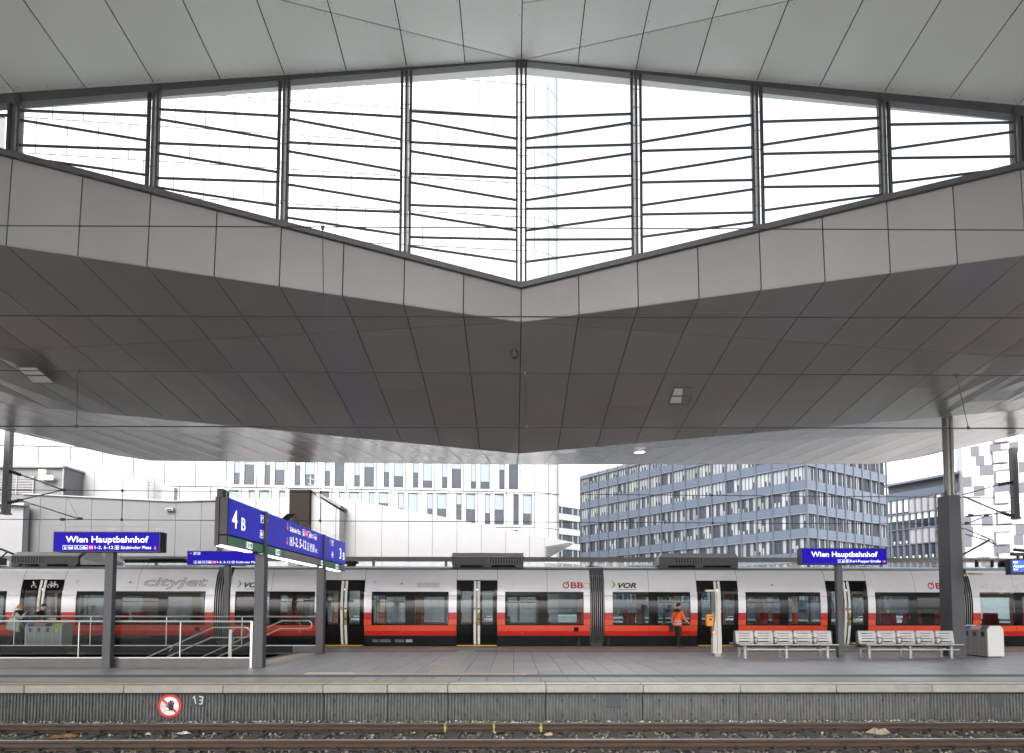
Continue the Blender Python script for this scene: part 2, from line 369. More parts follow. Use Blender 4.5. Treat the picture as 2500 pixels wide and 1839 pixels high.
# corrugated wall panels, bolts
for a, c in zip(CJ, CJ[1:]):
    b = MB(); n = max(6, round((c - a) / 0.066)); prof = []
    for k in range(n):
        x = lerp(a + 0.008, c - 0.008, k / n); d = (c - a - 0.016) / n
        prof += [(x, 0.04), (x + d * 0.18, 0.034), (x + d * 0.34, 0.006), (x + d * 0.5, 0.0), (x + d * 0.74, 0.004), (x + d * 0.88, 0.034)]
    prof.append((c - 0.008, 0.04))
    z1, z0 = -0.185, -0.735
    y = YE0 + 0.08
    vs = [(px, y + py, z1) for px, py in prof] + [(px, y + py, z0 + random.uniform(-0.008, 0.008)) for px, py in prof]
    N = len(prof)
    b.add(vs, [(i, i + N, i + 1 + N, i + 1) for i in range(N - 1)])
    b.quad((a + 0.008, y + 0.09, z1), (c - 0.008, y + 0.09, z1), (c - 0.008, y + 0.02, z1), (a + 0.008, y + 0.02, z1))
    pn = b.build('corrugated_panel', M_CORR, plat)
    bm = MB()
    for t in (0.17, 0.5, 0.83):
        if c - a < 1.5 and t == 0.5: continue
        for z in (-0.32, -0.60):
            x = lerp(a, c, t); bm.box(x - 0.013, x + 0.013, y - 0.016, y + 0.012, z - 0.013, z + 0.013); bm.box(x - 0.022, x + 0.022, y - 0.004, y + 0.012, z - 0.022, z + 0.022)
    bm.build('bolts', mat('bolt_iron', (0.05, 0.05, 0.05), 0.7), pn)
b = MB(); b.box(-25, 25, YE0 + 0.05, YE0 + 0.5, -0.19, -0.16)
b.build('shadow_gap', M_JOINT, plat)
# paving bands
def strip(name, y0, y1, m, x0=-26, x1=26, z=0.0):
    b = MB(); b.box(x0, x1, y0, y1, z - 0.03, z)
    return b.build(name, m, plat)
strip('dark_band', 14.66, 15.22, M_BAND)
strip('dark_band', 23.3, 23.75, M_BAND, x0=-7.1)
strip('edge_band', 25.9, YE1, mat('edge_stone', (0.33, 0.30, 0.26), 0.7, var=0.15, scale=4))
# paving slabs 0.6 x 1.2 laid in columns
slabs = []
PW, PL = 0.6, 1.19
def rows(y0, y1, off, L):
    ys = [y0]; y = y0 + (off if off > 0.05 else L)
    while y < y1 - 0.05: ys.append(y); y += L
    ys.append(y1); return list(zip(ys, ys[1:]))
ci = 0
x = -20.4
while x < 24:
    for (a, c) in rows(13.84, 14.655, 0, 0.9): slabs.append((x, a, c))
    for (a, c) in rows(15.225, 23.295, (ci % 2) * PL / 2 + 0.3 * (ci % 3 == 2), PL):
        if x + PW > HX0 and x < HX1 and c > HY0 - 0.1 and a < HY1 + 0.1:
            if a < HY0 - 0.2: slabs.append((x, a, HY0 - 0.1))
            continue
        slabs.append((x, a, c))
    for (a, c) in rows(23.755, 25.895, (ci % 2) * 0.6, PL): slabs.append((x, a, c))
    x += PW; ci += 1
def shows(s):
    x, a, c = s; m = (x + 0.3) / ((a + c) / 2)
    if m < -0.83 or m > 0.83: return -1
    hid = 0.35 if (x < -6.5 and a > 17) else 1.0
    return (c - a) * hid / a ** 3
slabs.sort(key=shows, reverse=True)
cache = {}
rest = MB()
for i, (x, a, c) in enumerate(slabs):
    if i < 300:
        key = round(c - a, 3)
        if key not in cache:
            m = MB(); m.cbox(0.006, PW - 0.006, 0.006, c - a - 0.006, -0.03, 0.0, 0.004); cache[key] = m.mesh('paving_slab', M_PAVE)
        link('paving_slab', cache[key], plat, (x, a, 0.0))
    else:
        rest.box(x + 0.006, x + PW - 0.006, a + 0.006, c - 0.006, -0.03, 0.0)
tag(rest.build('paving', M_PAVE, plat), kind='stuff')
# ribbed guidance paving
def ribs(name, x0, x1, y0, y1, along='Y', n=6, parent=plat):
    b = MB(); b.box(x0, x1, y0, y1, -0.02, 0.004)
    for k in range(n):
        if along == 'Y':
            p = lerp(x0, x1, (k + 0.5) / n); w = (x1 - x0) / n * 0.25; b.box(p - w, p + w, y0 + 0.01, y1 - 0.01, 0.004, 0.011)
        else:
            p = lerp(y0, y1, (k + 0.5) / n); w = (y1 - y0) / n * 0.25; b.box(x0 + 0.01, x1 - 0.01, p - w, p + w, 0.004, 0.011)
    return b.build(name, M_CREAM, parent)
TX = gz(1072, 1646).x
y = 15.3
while y < 25.6: ribs('guidance_slab', TX - 0.3, TX + 0.3, y, y + 0.592); y += 0.6
for k in range(-3, 4):
    if k: ribs('guidance_slab', TX + k * 0.6 - 0.295, TX + k * 0.6 + 0.295, 15.3, 15.66, 'Y', 8)
for k in range(-2, 3):
    if k: ribs('guidance_slab', TX + k * 0.6 - 0.295, TX + k * 0.6 + 0.295, 25.1, 25.45, 'Y', 8)
for k in range(9):
    y = HY0 + 0.05 + k * 0.585
    b = MB(); b.cbox(HX1 + 0.02, HX1 + 0.62, y, y + 0.575, -0.02, 0.005, 0.003); b.build('stair_head_slab', mat('pale_stone_slab', (0.5, 0.45, 0.38), 0.6, var=0.12, scale=6), plat)
for k in range(4):
    y = 15.35 + k * 0.1
    b = MB(); b.box(-5.0, -3.3, y, y + 0.04, -0.01, 0.006); b.build('guidance_rib', M_CREAM, plat)

b = MB(); rg = random.Random(21)
for i in range(260):
    x, y = rg.uniform(-9, 17), rg.uniform(15.4, 25.6)
    if x < HX1 + .3 and HY0 - .3 < y < HY1 + .3: continue
    q = rg.uniform(.012, .035); b.poly([(x + q * math.cos(6.283 * k / 9) * rg.uniform(.8, 1.2), y + q * math.sin(6.283 * k / 9) * rg.uniform(.8, 1.2), 0.003) for k in range(9)])
tag(b.build('gum_spots', mat('gum_dark', (0.11, 0.11, 0.115), 0.8), plat), kind='stuff')
# ------------------------------------------------------------------ stairwell
stw = thing('stairwell', 'dark stairwell going down to the left behind the glass railing', 'stairs', (-10, 20, -3))
for k in range(22):
    b = MB(); x1 = HX1 - 0.05 - k * 0.31; z = -0.02 - k * 0.155
    b.box(x1 - 0.33, x1, HY0 + 0.02, HY1 - 0.02, z - 0.16, z)
    st = b.build('step', mat('step_stone', (0.16, 0.155, 0.15), 0.7, var=0.1), stw)
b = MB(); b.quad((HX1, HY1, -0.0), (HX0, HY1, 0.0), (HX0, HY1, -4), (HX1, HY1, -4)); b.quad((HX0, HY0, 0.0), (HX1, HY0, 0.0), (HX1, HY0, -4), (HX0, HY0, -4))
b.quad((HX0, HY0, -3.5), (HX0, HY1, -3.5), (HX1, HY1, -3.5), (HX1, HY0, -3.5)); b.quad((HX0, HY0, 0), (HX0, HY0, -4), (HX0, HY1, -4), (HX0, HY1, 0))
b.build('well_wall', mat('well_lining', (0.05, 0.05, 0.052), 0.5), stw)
# ------------------------------------------------------------------ station roof
W = 1.275; X0 = 0.15; KM = 19
def tri(k): k = abs(k) % 20.8; return k if k <= 10.4 else 20.8 - k
def kx(k): return X0 + k * W
zT = lambda k: lerp(14.10, 11.90, tri(k) / 8)
zG = lambda k: lerp(8.77, 10.58, tri(k) / 8)
zB = lambda k: lerp(7.94, 8.71, tri(k) / 8)
yG = lambda k: 14.0 - 0.19 * tri(k)
PT = lambda k: Vector((kx(k), yG(k), zT(k)))
PG = lambda k: Vector((kx(k), yG(k), zG(k)))
PB = lambda k: Vector((kx(k), yG(k) - 0.06, zB(k)))
zF8 = 0.5 * (at(2240, 857, 16.0).z + at(250, 838, 16.0).z)
PF = lambda k: Vector((kx(k), yG(k) - 0.06 + 0.45 * tri(k), lerp(7.94, zF8, tri(k) / 8)))
PC = lambda k: Vector((kx(k), 20.7, 6.63 + 1.57 * min(abs(k), 16.0) / 13.2))
PM = lambda k: Vector((kx(k), 24.0, 7.33 + 1.28 * min(abs(k), 17.0) / 15.2))
def PE(k):
    x = min(abs(kx(k) - X0), 22.0)
    z = 8.62 + 0.12 * x / 18.5
    if x > 18.5: return Vector((kx(k), 31 - (x - 18.5) * 1.3, z + (x - 18.5) * 0.10))
    return Vector((kx(k), 31.0, z))
def panel(name, q, parent, m=None, g=0.011, t=0.03, inward=None):
    q = [Vector(p) for p in q]; n = len(q); c = sum(q, Vector()) / n; r = []
    for i in range(n):
        a = q[i - 1] - q[i]; d = q[(i + 1) % n] - q[i]
        if a.length < 1e-3: a = d
        if d.length < 1e-3: d = a
        a.normalize(); d.normalize(); sn = max(0.25, a.cross(d).length)
        r.append(q[i] + (a + d) * (g / sn))
    nr = (q[2] - q[0]).cross(q[-1] - q[1] if n > 3 else q[1] - q[0])
    nr.normalize()
    if inward is not None and nr.dot(inward) < 0: nr = -nr
    b = MB(); b.prism(r, nr * t)
    if name != 'soffit_panel' and n == 4 and abs(c.x) < 13:
        for p, q_ in ((r[0], r[1]), (r[3], r[2])):
            L = (q_ - p).length; m_ = max(2, int(L / 0.75))
            for i in range(m_ + 1): FIX.append((p.lerp(q_, (i + 0.12) / (m_ + 0.24)).lerp(c, 0.07) - nr * 0.002, nr))
    return b.build(name, m or M_ROOF, parent)
FIX = []
def fixings(parent):
    b = MB()
    for p, nr in FIX:
        x = nr.orthogonal().normalized(); y = nr.cross(x); disc(b, p, 0.011, x, y, 6)
    FIX.clear(); tag(b.build('fixings', mat('fixing_grey', (0.12, 0.12, 0.12), 0.5), parent), kind='stuff')
UP = Vector((0, 0.15, 1)); BACK = Vector((0, 1, 0))
low = thing('platform_roof', 'folded grey panelled roof over the train platform with dark sloping soffit', 'roof', (0, 21, 6.6))
def sheet(lines, off, name, m, parent):
    b = MB()
    for A, B in zip(lines, lines[1:]):
        for k in range(-KM, KM): b.quad(A(k) + off, A(k + 1) + off, B(k + 1) + off, B(k) + off)
    return b.build(name, m, parent)
for k in range(-KM, KM):
    if abs(kx(k)) < 14.5 or True:
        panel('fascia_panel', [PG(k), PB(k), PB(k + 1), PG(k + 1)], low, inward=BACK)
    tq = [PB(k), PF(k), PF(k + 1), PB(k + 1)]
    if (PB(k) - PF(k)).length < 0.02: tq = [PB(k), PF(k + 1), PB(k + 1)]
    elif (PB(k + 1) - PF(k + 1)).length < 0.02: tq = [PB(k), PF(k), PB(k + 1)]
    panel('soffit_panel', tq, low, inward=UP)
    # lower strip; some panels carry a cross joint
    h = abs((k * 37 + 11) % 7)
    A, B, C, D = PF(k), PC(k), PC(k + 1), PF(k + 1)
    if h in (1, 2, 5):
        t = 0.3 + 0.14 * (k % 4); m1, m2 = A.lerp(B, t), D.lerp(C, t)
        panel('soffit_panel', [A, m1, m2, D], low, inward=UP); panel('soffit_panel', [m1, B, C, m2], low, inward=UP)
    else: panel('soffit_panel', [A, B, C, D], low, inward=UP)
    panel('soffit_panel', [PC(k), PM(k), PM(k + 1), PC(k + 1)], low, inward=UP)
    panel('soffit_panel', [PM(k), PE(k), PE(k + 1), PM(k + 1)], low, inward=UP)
fixings(low)
sheet([PB, PF, PC, PM, PE], Vector((0, 0, 0.045)), 'soffit_backing', M_JOINT, low)
sheet([PG, PB], Vector((0, 0.06, 0)), 'fascia_backing', M_JOINT, low)
# roof covering above, far fascia
P1 = lambda k: PG(k) + Vector((0, 0.25, -0.05)); P2 = lambda k: PC(k) + Vector((0, 0, 1.9)); P3 = lambda k: PE(k) + Vector((0, 0, 0.9)); P4 = lambda k: PE(k) + Vector((0, 0.03, 0.0))
sheet([P1, P2, P3, P4], Vector((0, 0, 0)), 'roof_covering', M_COVER, low)
# sill of the glazing
b = MB()
for k in range(-11, 11):
    A, B = PG(k), PG(k + 1)
    if zT(k) - zG(k) < -0.05: continue
    b.prism([A + Vector((0, -0.10, -0.05)), A + Vector((0, 0.16, -0.05)), A + Vector((0, 0.16, 0.07)), A + Vector((0, -0.10, 0.07))], B - A)
b.build('sill_beam', M_STEEL, low)
# the lip between fascia and soffit is just the panel joint
# ------------------------------------------------------------------ upper roof over the tracks
upr = thing('track_roof', 'pale grey panelled ceiling high above the tracks at the top of the picture', 'roof', (0, 8, 13))
ZD4 = at(1943, 3, 11.6).z
YM = 8.25                          # axis of symmetry between the two platforms
def mir(P): return lambda k: Vector((P(k).x, 2 * YM - P(k).y, P(k).z))
PD = lambda k: Vector((kx(k), max(YM, 14.0 - 0.6 * tri(k)), lerp(14.10, ZD4, min(tri(k), 9.6) / 4)))
PD2, PT2 = mir(PD), mir(PT)
for k in range(-KM, KM):
    for A, B in ((PT, PD), (PT2, PD2)):
        q = [A(k), A(k + 1), B(k + 1), B(k)]
        if (A(k) - B(k)).length < 0.02: q = [A(k), A(k + 1), B(k + 1)]
        elif (A(k + 1) - B(k + 1)).length < 0.02: q = [A(k), A(k + 1), B(k)]
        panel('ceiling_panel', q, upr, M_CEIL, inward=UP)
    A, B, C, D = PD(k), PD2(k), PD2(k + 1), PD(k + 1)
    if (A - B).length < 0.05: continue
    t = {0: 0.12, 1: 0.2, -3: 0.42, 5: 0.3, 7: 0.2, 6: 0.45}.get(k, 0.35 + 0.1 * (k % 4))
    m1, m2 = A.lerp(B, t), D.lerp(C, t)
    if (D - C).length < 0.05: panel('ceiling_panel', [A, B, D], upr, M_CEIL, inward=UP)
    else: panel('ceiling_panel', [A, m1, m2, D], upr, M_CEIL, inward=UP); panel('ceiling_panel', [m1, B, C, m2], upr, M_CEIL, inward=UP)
fixings(upr)
KX = 46
b = MB()
for A, B in ((PT, PD), (PD, PD2), (PD2, PT2)):
    for k in range(-KM, KM): b.quad(A(k) + ZD * 0.05, A(k + 1) + ZD * 0.05, B(k + 1) + ZD * 0.05, B(k) + ZD * 0.05)
b.build('ceiling_backing', M_JOINT, upr)
b = MB(); c = MB()
for k in list(range(-KX, -KM)) + list(range(KM, KX)):
    for A, B in ((PT, PD), (PD, PD2), (PD2, PT2)): b.quad(A(k), A(k + 1), B(k + 1), B(k))
for k in range(-KX, KX): c.quad(PT(k) + Vector((0, 0.34, 0.55)), PT(k + 1) + Vector((0, 0.34, 0.55)), PT2(k + 1) + Vector((0, -.5, .55)), PT2(k) + Vector((0, -.5, .55)))
b.build('outer_ceiling', M_CEIL, upr); c.build('roof_covering', M_COVER, upr)  # unseen outer ceiling bays, extended to keep side light out
# the platform roof goes on unseen beyond the frame, extended to block side light
b = MB()
for k in list(range(-KX, -KM)) + list(range(KM, KX)):
    for A, B in ((PG, PB), (PB, PF), (PF, PC), (PC, PM), (PM, PE), (P1, P2), (P2, P3), (P3, P4)): b.quad(A(k), A(k + 1), B(k + 1), B(k))
b.build('outer_roof', M_ROOF, low)
# unseen mirror copy of the platform roof, added to shape the light
twin = thing('platform_roof', 'unseen twin roof behind the camera, added to shape the light under the canopy', 'roof', (0, -4.2, 6.6))
b = MB()
for A, B in ((PG, PB), (PB, PF), (PF, PC), (PC, PM), (PM, PE), (P1, P2), (P2, P3), (P3, P4)):
    A, B = mir(A), mir(B)
    for k in range(-KX, KX): b.quad(A(k), B(k), B(k + 1), A(k + 1))
b.build('unseen_roof_shell', M_ROOF, twin)
b = MB(); A, B = mir(PT), mir(PG)
for k in range(-KX, KX):
    if zT(k) > zG(k) and zT(k + 1) > zG(k + 1): b.quad(A(k), B(k), B(k + 1), A(k + 1))
b.build('unseen_gable_glass', glass('light_cutting_gable_glass', (0.6, 0.62, 0.62), 1.0), twin)  # unseen tinted panes, added to cut the light on the opposite fascia
# dark head frame under the ceiling edge (deeper towards the sides) and pale eaves beyond the glass
b = MB(); e = MB()
for k in range(-11, 11):
    if zT(k) - zG(k) < -0.05 and zT(k + 1) - zG(k + 1) < -0.05: continue
    A, B = PT(k), PT(k + 1); da, db = 0.03 + 0.022 * tri(k), 0.03 + 0.022 * tri(k + 1)
    b.add([A + Vector((0, -.02, 0.0)), A + Vector((0, .14, 0.0)), A + Vector((0, .14, -da)), A + Vector((0, -.02, -da)), B + Vector((0, -.02, 0.0)), B + Vector((0, .14, 0.0)), B + Vector((0, .14, -db)), B + Vector((0, -.02, -db))],
          [(0, 4, 7, 3), (3, 7, 6, 2), (1, 2, 6, 5), (0, 1, 5, 4)])
    e.prism([A + Vector((0, 0.16, -0.02)), A + Vector((0, 0.34, -0.05)), B + Vector((0, 0.34, -0.05)), B + Vector((0, 0.16, -0.02))], (0, 0, 0.5))
b.build('head_frame', M_STEEL, upr); e.build('eaves', mat('eaves_white', (0.85, 0.85, 0.84), 0.5), upr)
# ------------------------------------------------------------------ diamond glazing: mullions, bars, panes
glz = thing('diamond_glazing', 'large diamond shaped glazed gable with dark sloping bars between the two roofs', 'glazing', (X0, 14, 8.9))
def GP(k, z, dy=0.0): return Vector((kx(k), yG(k) + dy, z))
for k in (-10, -8, -6, -4, -2, 0, 2, 4, 6, 8, 10):
    x = kx(k); y = yG(k); z0, z1 = zG(k), zT(k) - 0.02
    if z1 - z0 < 0.2: continue
    b = MB(); b.box(x - 0.028, x + 0.028, y - 0.02, y + 0.22, z0, z1)
    mu = b.build('mullion', mat('mullion_steel', (0.075, 0.077, 0.082), 0.4, 0.3), glz)
    for s in (-1, 1):
        f = MB(); f.box(x + s * 0.10 - 0.024, x + s * 0.10 + 0.024, y - 0.03, y + 0.05, z0, z1 - 0.03); f.build('frame_post', M_FRAME, mu)
    br = MB(); z = z0 + 0.15
    while z < z1 - 0.1:
        br.box(x - 0.1, x + 0.1, y + 0.03, y + 0.045, z, z + 0.008); z += 0.42
    br.build('bracket', M_FRAME, mu)
# bar end heights (photo rows) per bay, at inner and outer mullion
BAYS = {0: [(518, 500), (613, 537), (650, 635), (745, 672), (783, 772), (882, 808), (917, 910), (1015, 945), (1052, 1050), (1152, 1087)],
        1: [(527, 508), (628, 543), (664, 648), (766, 684), (802, 790), (905, 828), (942, 933), (1043, 972)],
        2: [(536, 518), (640, 558), (677, 664), (782, 705), (822, 815), (927, 852)],
        3: [(548, 537), (658, 575), (695, 686), (806, 734)], 4: [(560, 556)]}
for s in (1, -1):
    for bay, bars in BAYS.items():
        k0, k1 = 2 * bay, 2 * bay + 2
        xa, xb = k0 + 0.118 / W, k1 - 0.118 / W
        def zrow(k, row): return at(1272 + 150 * k, row / 1.797, yG(k)).z
        lines = []
        for r0, r1 in bars:
            za, zb_ = zrow(k0, r0), zrow(k1, r1)
            # u only matters through the camera yaw, so take the row on the right hand side and mirror it
            lines.append((za, zb_))
        def zl(l, k): return lerp(l[0], l[1], (k - k0) / (k1 - k0))
        top = (zT(k0) - 0.06, zT(k1) - 0.06 - 0.02 * k1); bot = (zG(k0) + 0.06, zG(k1) + 0.06)
        allz = [top] + lines + [bot]
        for l in lines:
            if zl(l, xb) <= zl(bot, xb) + 0.02:
                # bar runs into the sill: stop where they meet
                ke = xa
                for q in range(40):
                    kk = lerp(xa, xb, q / 39)
                    if zl(l, kk) > zl(bot, kk) + 0.02: ke = kk
                if ke - xa < 0.05: continue
            else: ke = xb
            b = MB(); b.bar(GP(s * xa, zl(l, xa)), GP(s * ke, zl(l, ke)), 0.045, 0.034); b.build('glazing_bar', M_FRAME, glz)
        for l, m in zip(allz, allz[1:]):
            P = []
            for kk in (xa, xb):
                hi, lo = zl(l, kk), max(zl(m, kk), zl(bot, kk))
                P.append((max(hi - 0.012, zl(bot, kk)), max(lo + 0.012, zl(bot, kk))))
            if P[0][0] - P[0][1] < 0.04: continue
            pts = [GP(s * xa, P[0][0], 0.02), GP(s * xa, P[0][1], 0.02), GP(s * xb, P[1][1], 0.02), GP(s * xb, P[1][0], 0.02)]
            if P[1][0] - P[1][1] < 0.01: pts = pts[:3]
            b = MB(); b.poly(pts); b.build('glass_pane', M_GLASS, glz)
# ------------------------------------------------------------------ fittings in the soffit
def on_plane(u, v, A, B, C):
    n = (B - A).cross(C - A); d = ray(u, v); o = Vector((0, 0, EYE)); return o + d * ((A - o).dot(n) / d.dot(n))
for (us, lab, k) in (((35, 893, 88, 893, 140, 938, 80, 938), 'recessed light hatch in the dark soffit at the far left', -12), ((1645, 944, 1699, 944, 1681, 988, 1629, 988), 'recessed light hatch in the dark soffit right of the centre joint', 3), ((2428, 911, 2477, 911, 2450, 930, 2400, 930), 'recessed light hatch in the dark soffit at the far right', 10)):
    q = [on_plane(us[i], us[i + 1], PF(k), PC(k), PC(k + 1)) for i in range(0, 8, 2)]
    t = thing('light_hatch', lab, 'light hatch', q[0], 'light hatches in the soffit')
    n = (q[1] - q[0]).cross(q[3] - q[0]).normalized(); n = n if n.z < 0 else -n
    fr = MB(); pts = [p + n * 0.012 for p in q]; c = sum(pts, Vector()) / 4
    for i in range(4):
        a, d = pts[i], pts[(i + 1) % 4]; fr.add([a, d, d.lerp(c, 0.14), a.lerp(c, 0.14)], [(0, 1, 2, 3)])
    m1, m2 = pts[0].lerp(pts[3], 0.5), pts[1].lerp(pts[2], 0.5); e1 = (pts[3] - pts[0]) * 0.03; w = (m2 - m1) * 0.09
    fr.quad(m1 + w - e1, m2 - w - e1, m2 - w + e1, m1 + w + e1)
    fr.build('frame', mat('hatch_frame', (0.10, 0.10, 0.098), 0.5), t)
    for a0, a1 in ((0.0, 0.5), (0.5, 1.0)):
        L = MB(); A, B, C, D = [p.lerp(c, 0.13) - n * 0.008 for p in pts]
        L.quad(A.lerp(D, a0 + 0.03), B.lerp(C, a0 + 0.03), B.lerp(C, a1 - 0.03), A.lerp(D, a1 - 0.03))
        L.build('reflector', mat('hatch_reflector', (0.85, 0.85, 0.83), 0.4), t)
p = on_plane(1256, 863, PF(-1), PC(-1), PC(0)); b = MB()
b.lathe([(0.10, 0.03), (0.10, -0.02), (0.09, -0.04), (0.085, -0.07), (0.06, -0.12), (0.0, -0.145)], p, 18)
tag(b.build('dome_camera', mat('dome_black', (0.03, 0.03, 0.03), 0.2), None, True), 'small dark dome camera under the soffit beside the centre joint', 'camera')
for (u, v, lab, k) in ((388, 1063, 'round lit downlight in the far soffit on the left', -12), (476, 1067, 'square dull downlight in the far soffit on the left', -11), (975, 1101, 'round lit downlight in the far soffit left of centre', -5), (1561, 1103, 'round lit downlight in the far soffit right of centre', 4)):
    p = on_plane(u, v, PM(k), PE(k), PE(k + 1)); t = thing('downlight', lab, 'downlight', p, 'downlights in the far soffit')
    a = MB(); a.lathe([(0.26, 0.02), (0.26, -0.015), (0.21, -0.02)], p, 20); a.build('ring', M_WHITE, t)
    a = MB(); disc(a, p - ZD * 0.024, 0.20, XD, YD, 20); a.build('lamp_glass', mat('lamp_glow', (1, 1, 1), 0.4, emit=(1, 0.93, 0.82), estr=(1.6 if 'lit' in lab else 0.3)) if 'lit' in lab else M_WHITE, t)
# ------------------------------------------------------------------ roof column at the right
cx0, cy0 = gz(2347, 1604).x, gz(2347, 1604).y + 0.05
col = thing('roof_column', 'dark grey box pier with thin steel column above carrying the roof at the right', 'column', (cx0, cy0, 0))
b = MB(); zt = at(2325, 1209, cy0).z
wb, wt, d = 0.22, 0.16, 0.62
b.add([(cx0 - wb, cy0, 0), (cx0 + wb, cy0, 0), (cx0 + wb, cy0 + d, 0), (cx0 - wb, cy0 + d, 0), (cx0 - wt - .03, cy0 + .02, zt), (cx0 + wt + .03, cy0 + .02, zt), (cx0 + wt + .03, cy0 + d - .02, zt), (cx0 - wt - .03, cy0 + d - .02, zt)],
      [(4, 5, 6, 7), (0, 1, 5, 4), (1, 2, 6, 5), (2, 3, 7, 6), (3, 0, 4, 7)])
b.build('pier', M_POST, col)
zs = PC((cx0 - X0) / W).z + 0.25
b = MB()
for sx, sy in ((-0.07, 0.16), (0.07, 0.16), (0, 0.42)):
    b.tube([(cx0 + sx, cy0 + sy, zt - 0.02), (cx0 + sx, cy0 + sy, zs)], 0.062, 10)
b.tube([(cx0, cy0 + 0.28, zt), (cx0, cy0 + 0.28, zt + 0.1), (cx0, cy0 + 0.28, zt + 0.2)], [0.2, 0.17, 0.1], 12)
b.build('shaft', mat('column_shaft', (0.3, 0.29, 0.28), 0.35, 0.6), col, True)
# ------------------------------------------------------------------ the train
YS = 26.80; YC = YS + 1.42
OFFT = [(-0.4, 0.30), (0.03, 0.22), (0.43, 0.12), (0.86, 0.04), (1.4, 0.0), (1.85, 0.0), (2.27, 0.05), (2.76, 0.17), (3.0, 0.26), (3.21, 0.40), (3.30, 0.52), (3.37, 0.78), (3.42, 1.42)]
def OFF(z): return interp(OFFT, z)
def tx(u): return at(u, 1480, YS).x
def tz(v): return at(1255, v, YS).z
M_SIL = mat('train_silver', (0.77, 0.755, 0.785), 0.24, 0.05, var=0.03, scale=2, coat=0.4)
M_RED = mat('train_red', (0.58, 0.016, 0.014), 0.25, 0.0, coat=0.5, var=0.03, scale=3)
M_ORG = mat('train_orange', (0.82, 0.08, 0.025), 0.25, 0.0, coat=0.5, var=0.03, scale=3)
M_TBK = mat('train_black', (0.006, 0.006, 0.007), 0.12, 0.0, spec=0.3)
M_SKIRT = mat('train_skirt', (0.014, 0.014, 0.015), 0.45, var=0.3, scale=3, spec=0.2)
M_TROOF = mat('train_roof_grey', (0.13, 0.135, 0.14), 0.4, 0.2, var=0.12, scale=4)
M_TGL = glass('train_glass', (0.42, 0.46, 0.47), 0.9)
M_TINT = mat('train_lining', (0.22, 0.20, 0.18), 0.6)
M_SEAT = mat('seat_red', (0.36, 0.014, 0.018), 0.7, var=0.2, scale=12)
M_SEATG = mat('seat_shell', (0.06, 0.05, 0.05), 0.5)
train = thing('train', 'silver and red regional train standing behind the platform', 'train', (0, YC, 0))
ZBR = [-0.4, 0.03, 0.43, 0.63, 0.86, 0.875, 1.10, 1.40, 1.85, 2.095, 2.107, 2.27, 2.5, 2.76, 3.0, 3.21, 3.30, 3.37, 3.42]
def band(z):
    if z < 0.43: return 4
    if z < 0.63: return 1
    if z < 0.86: return 2
    if z < 0.875: return 3
    if z < 1.10: return 2
    if z < 1.40: return 1
    if z < 3.21: return 0
    return 5
TM = [M_SIL, M_RED, M_ORG, M_JOINT, M_SKIRT, M_TROOF]
WZ0, WZ1, DZ0, DZ1 = 0.875, 2.27, 0.03, 2.76
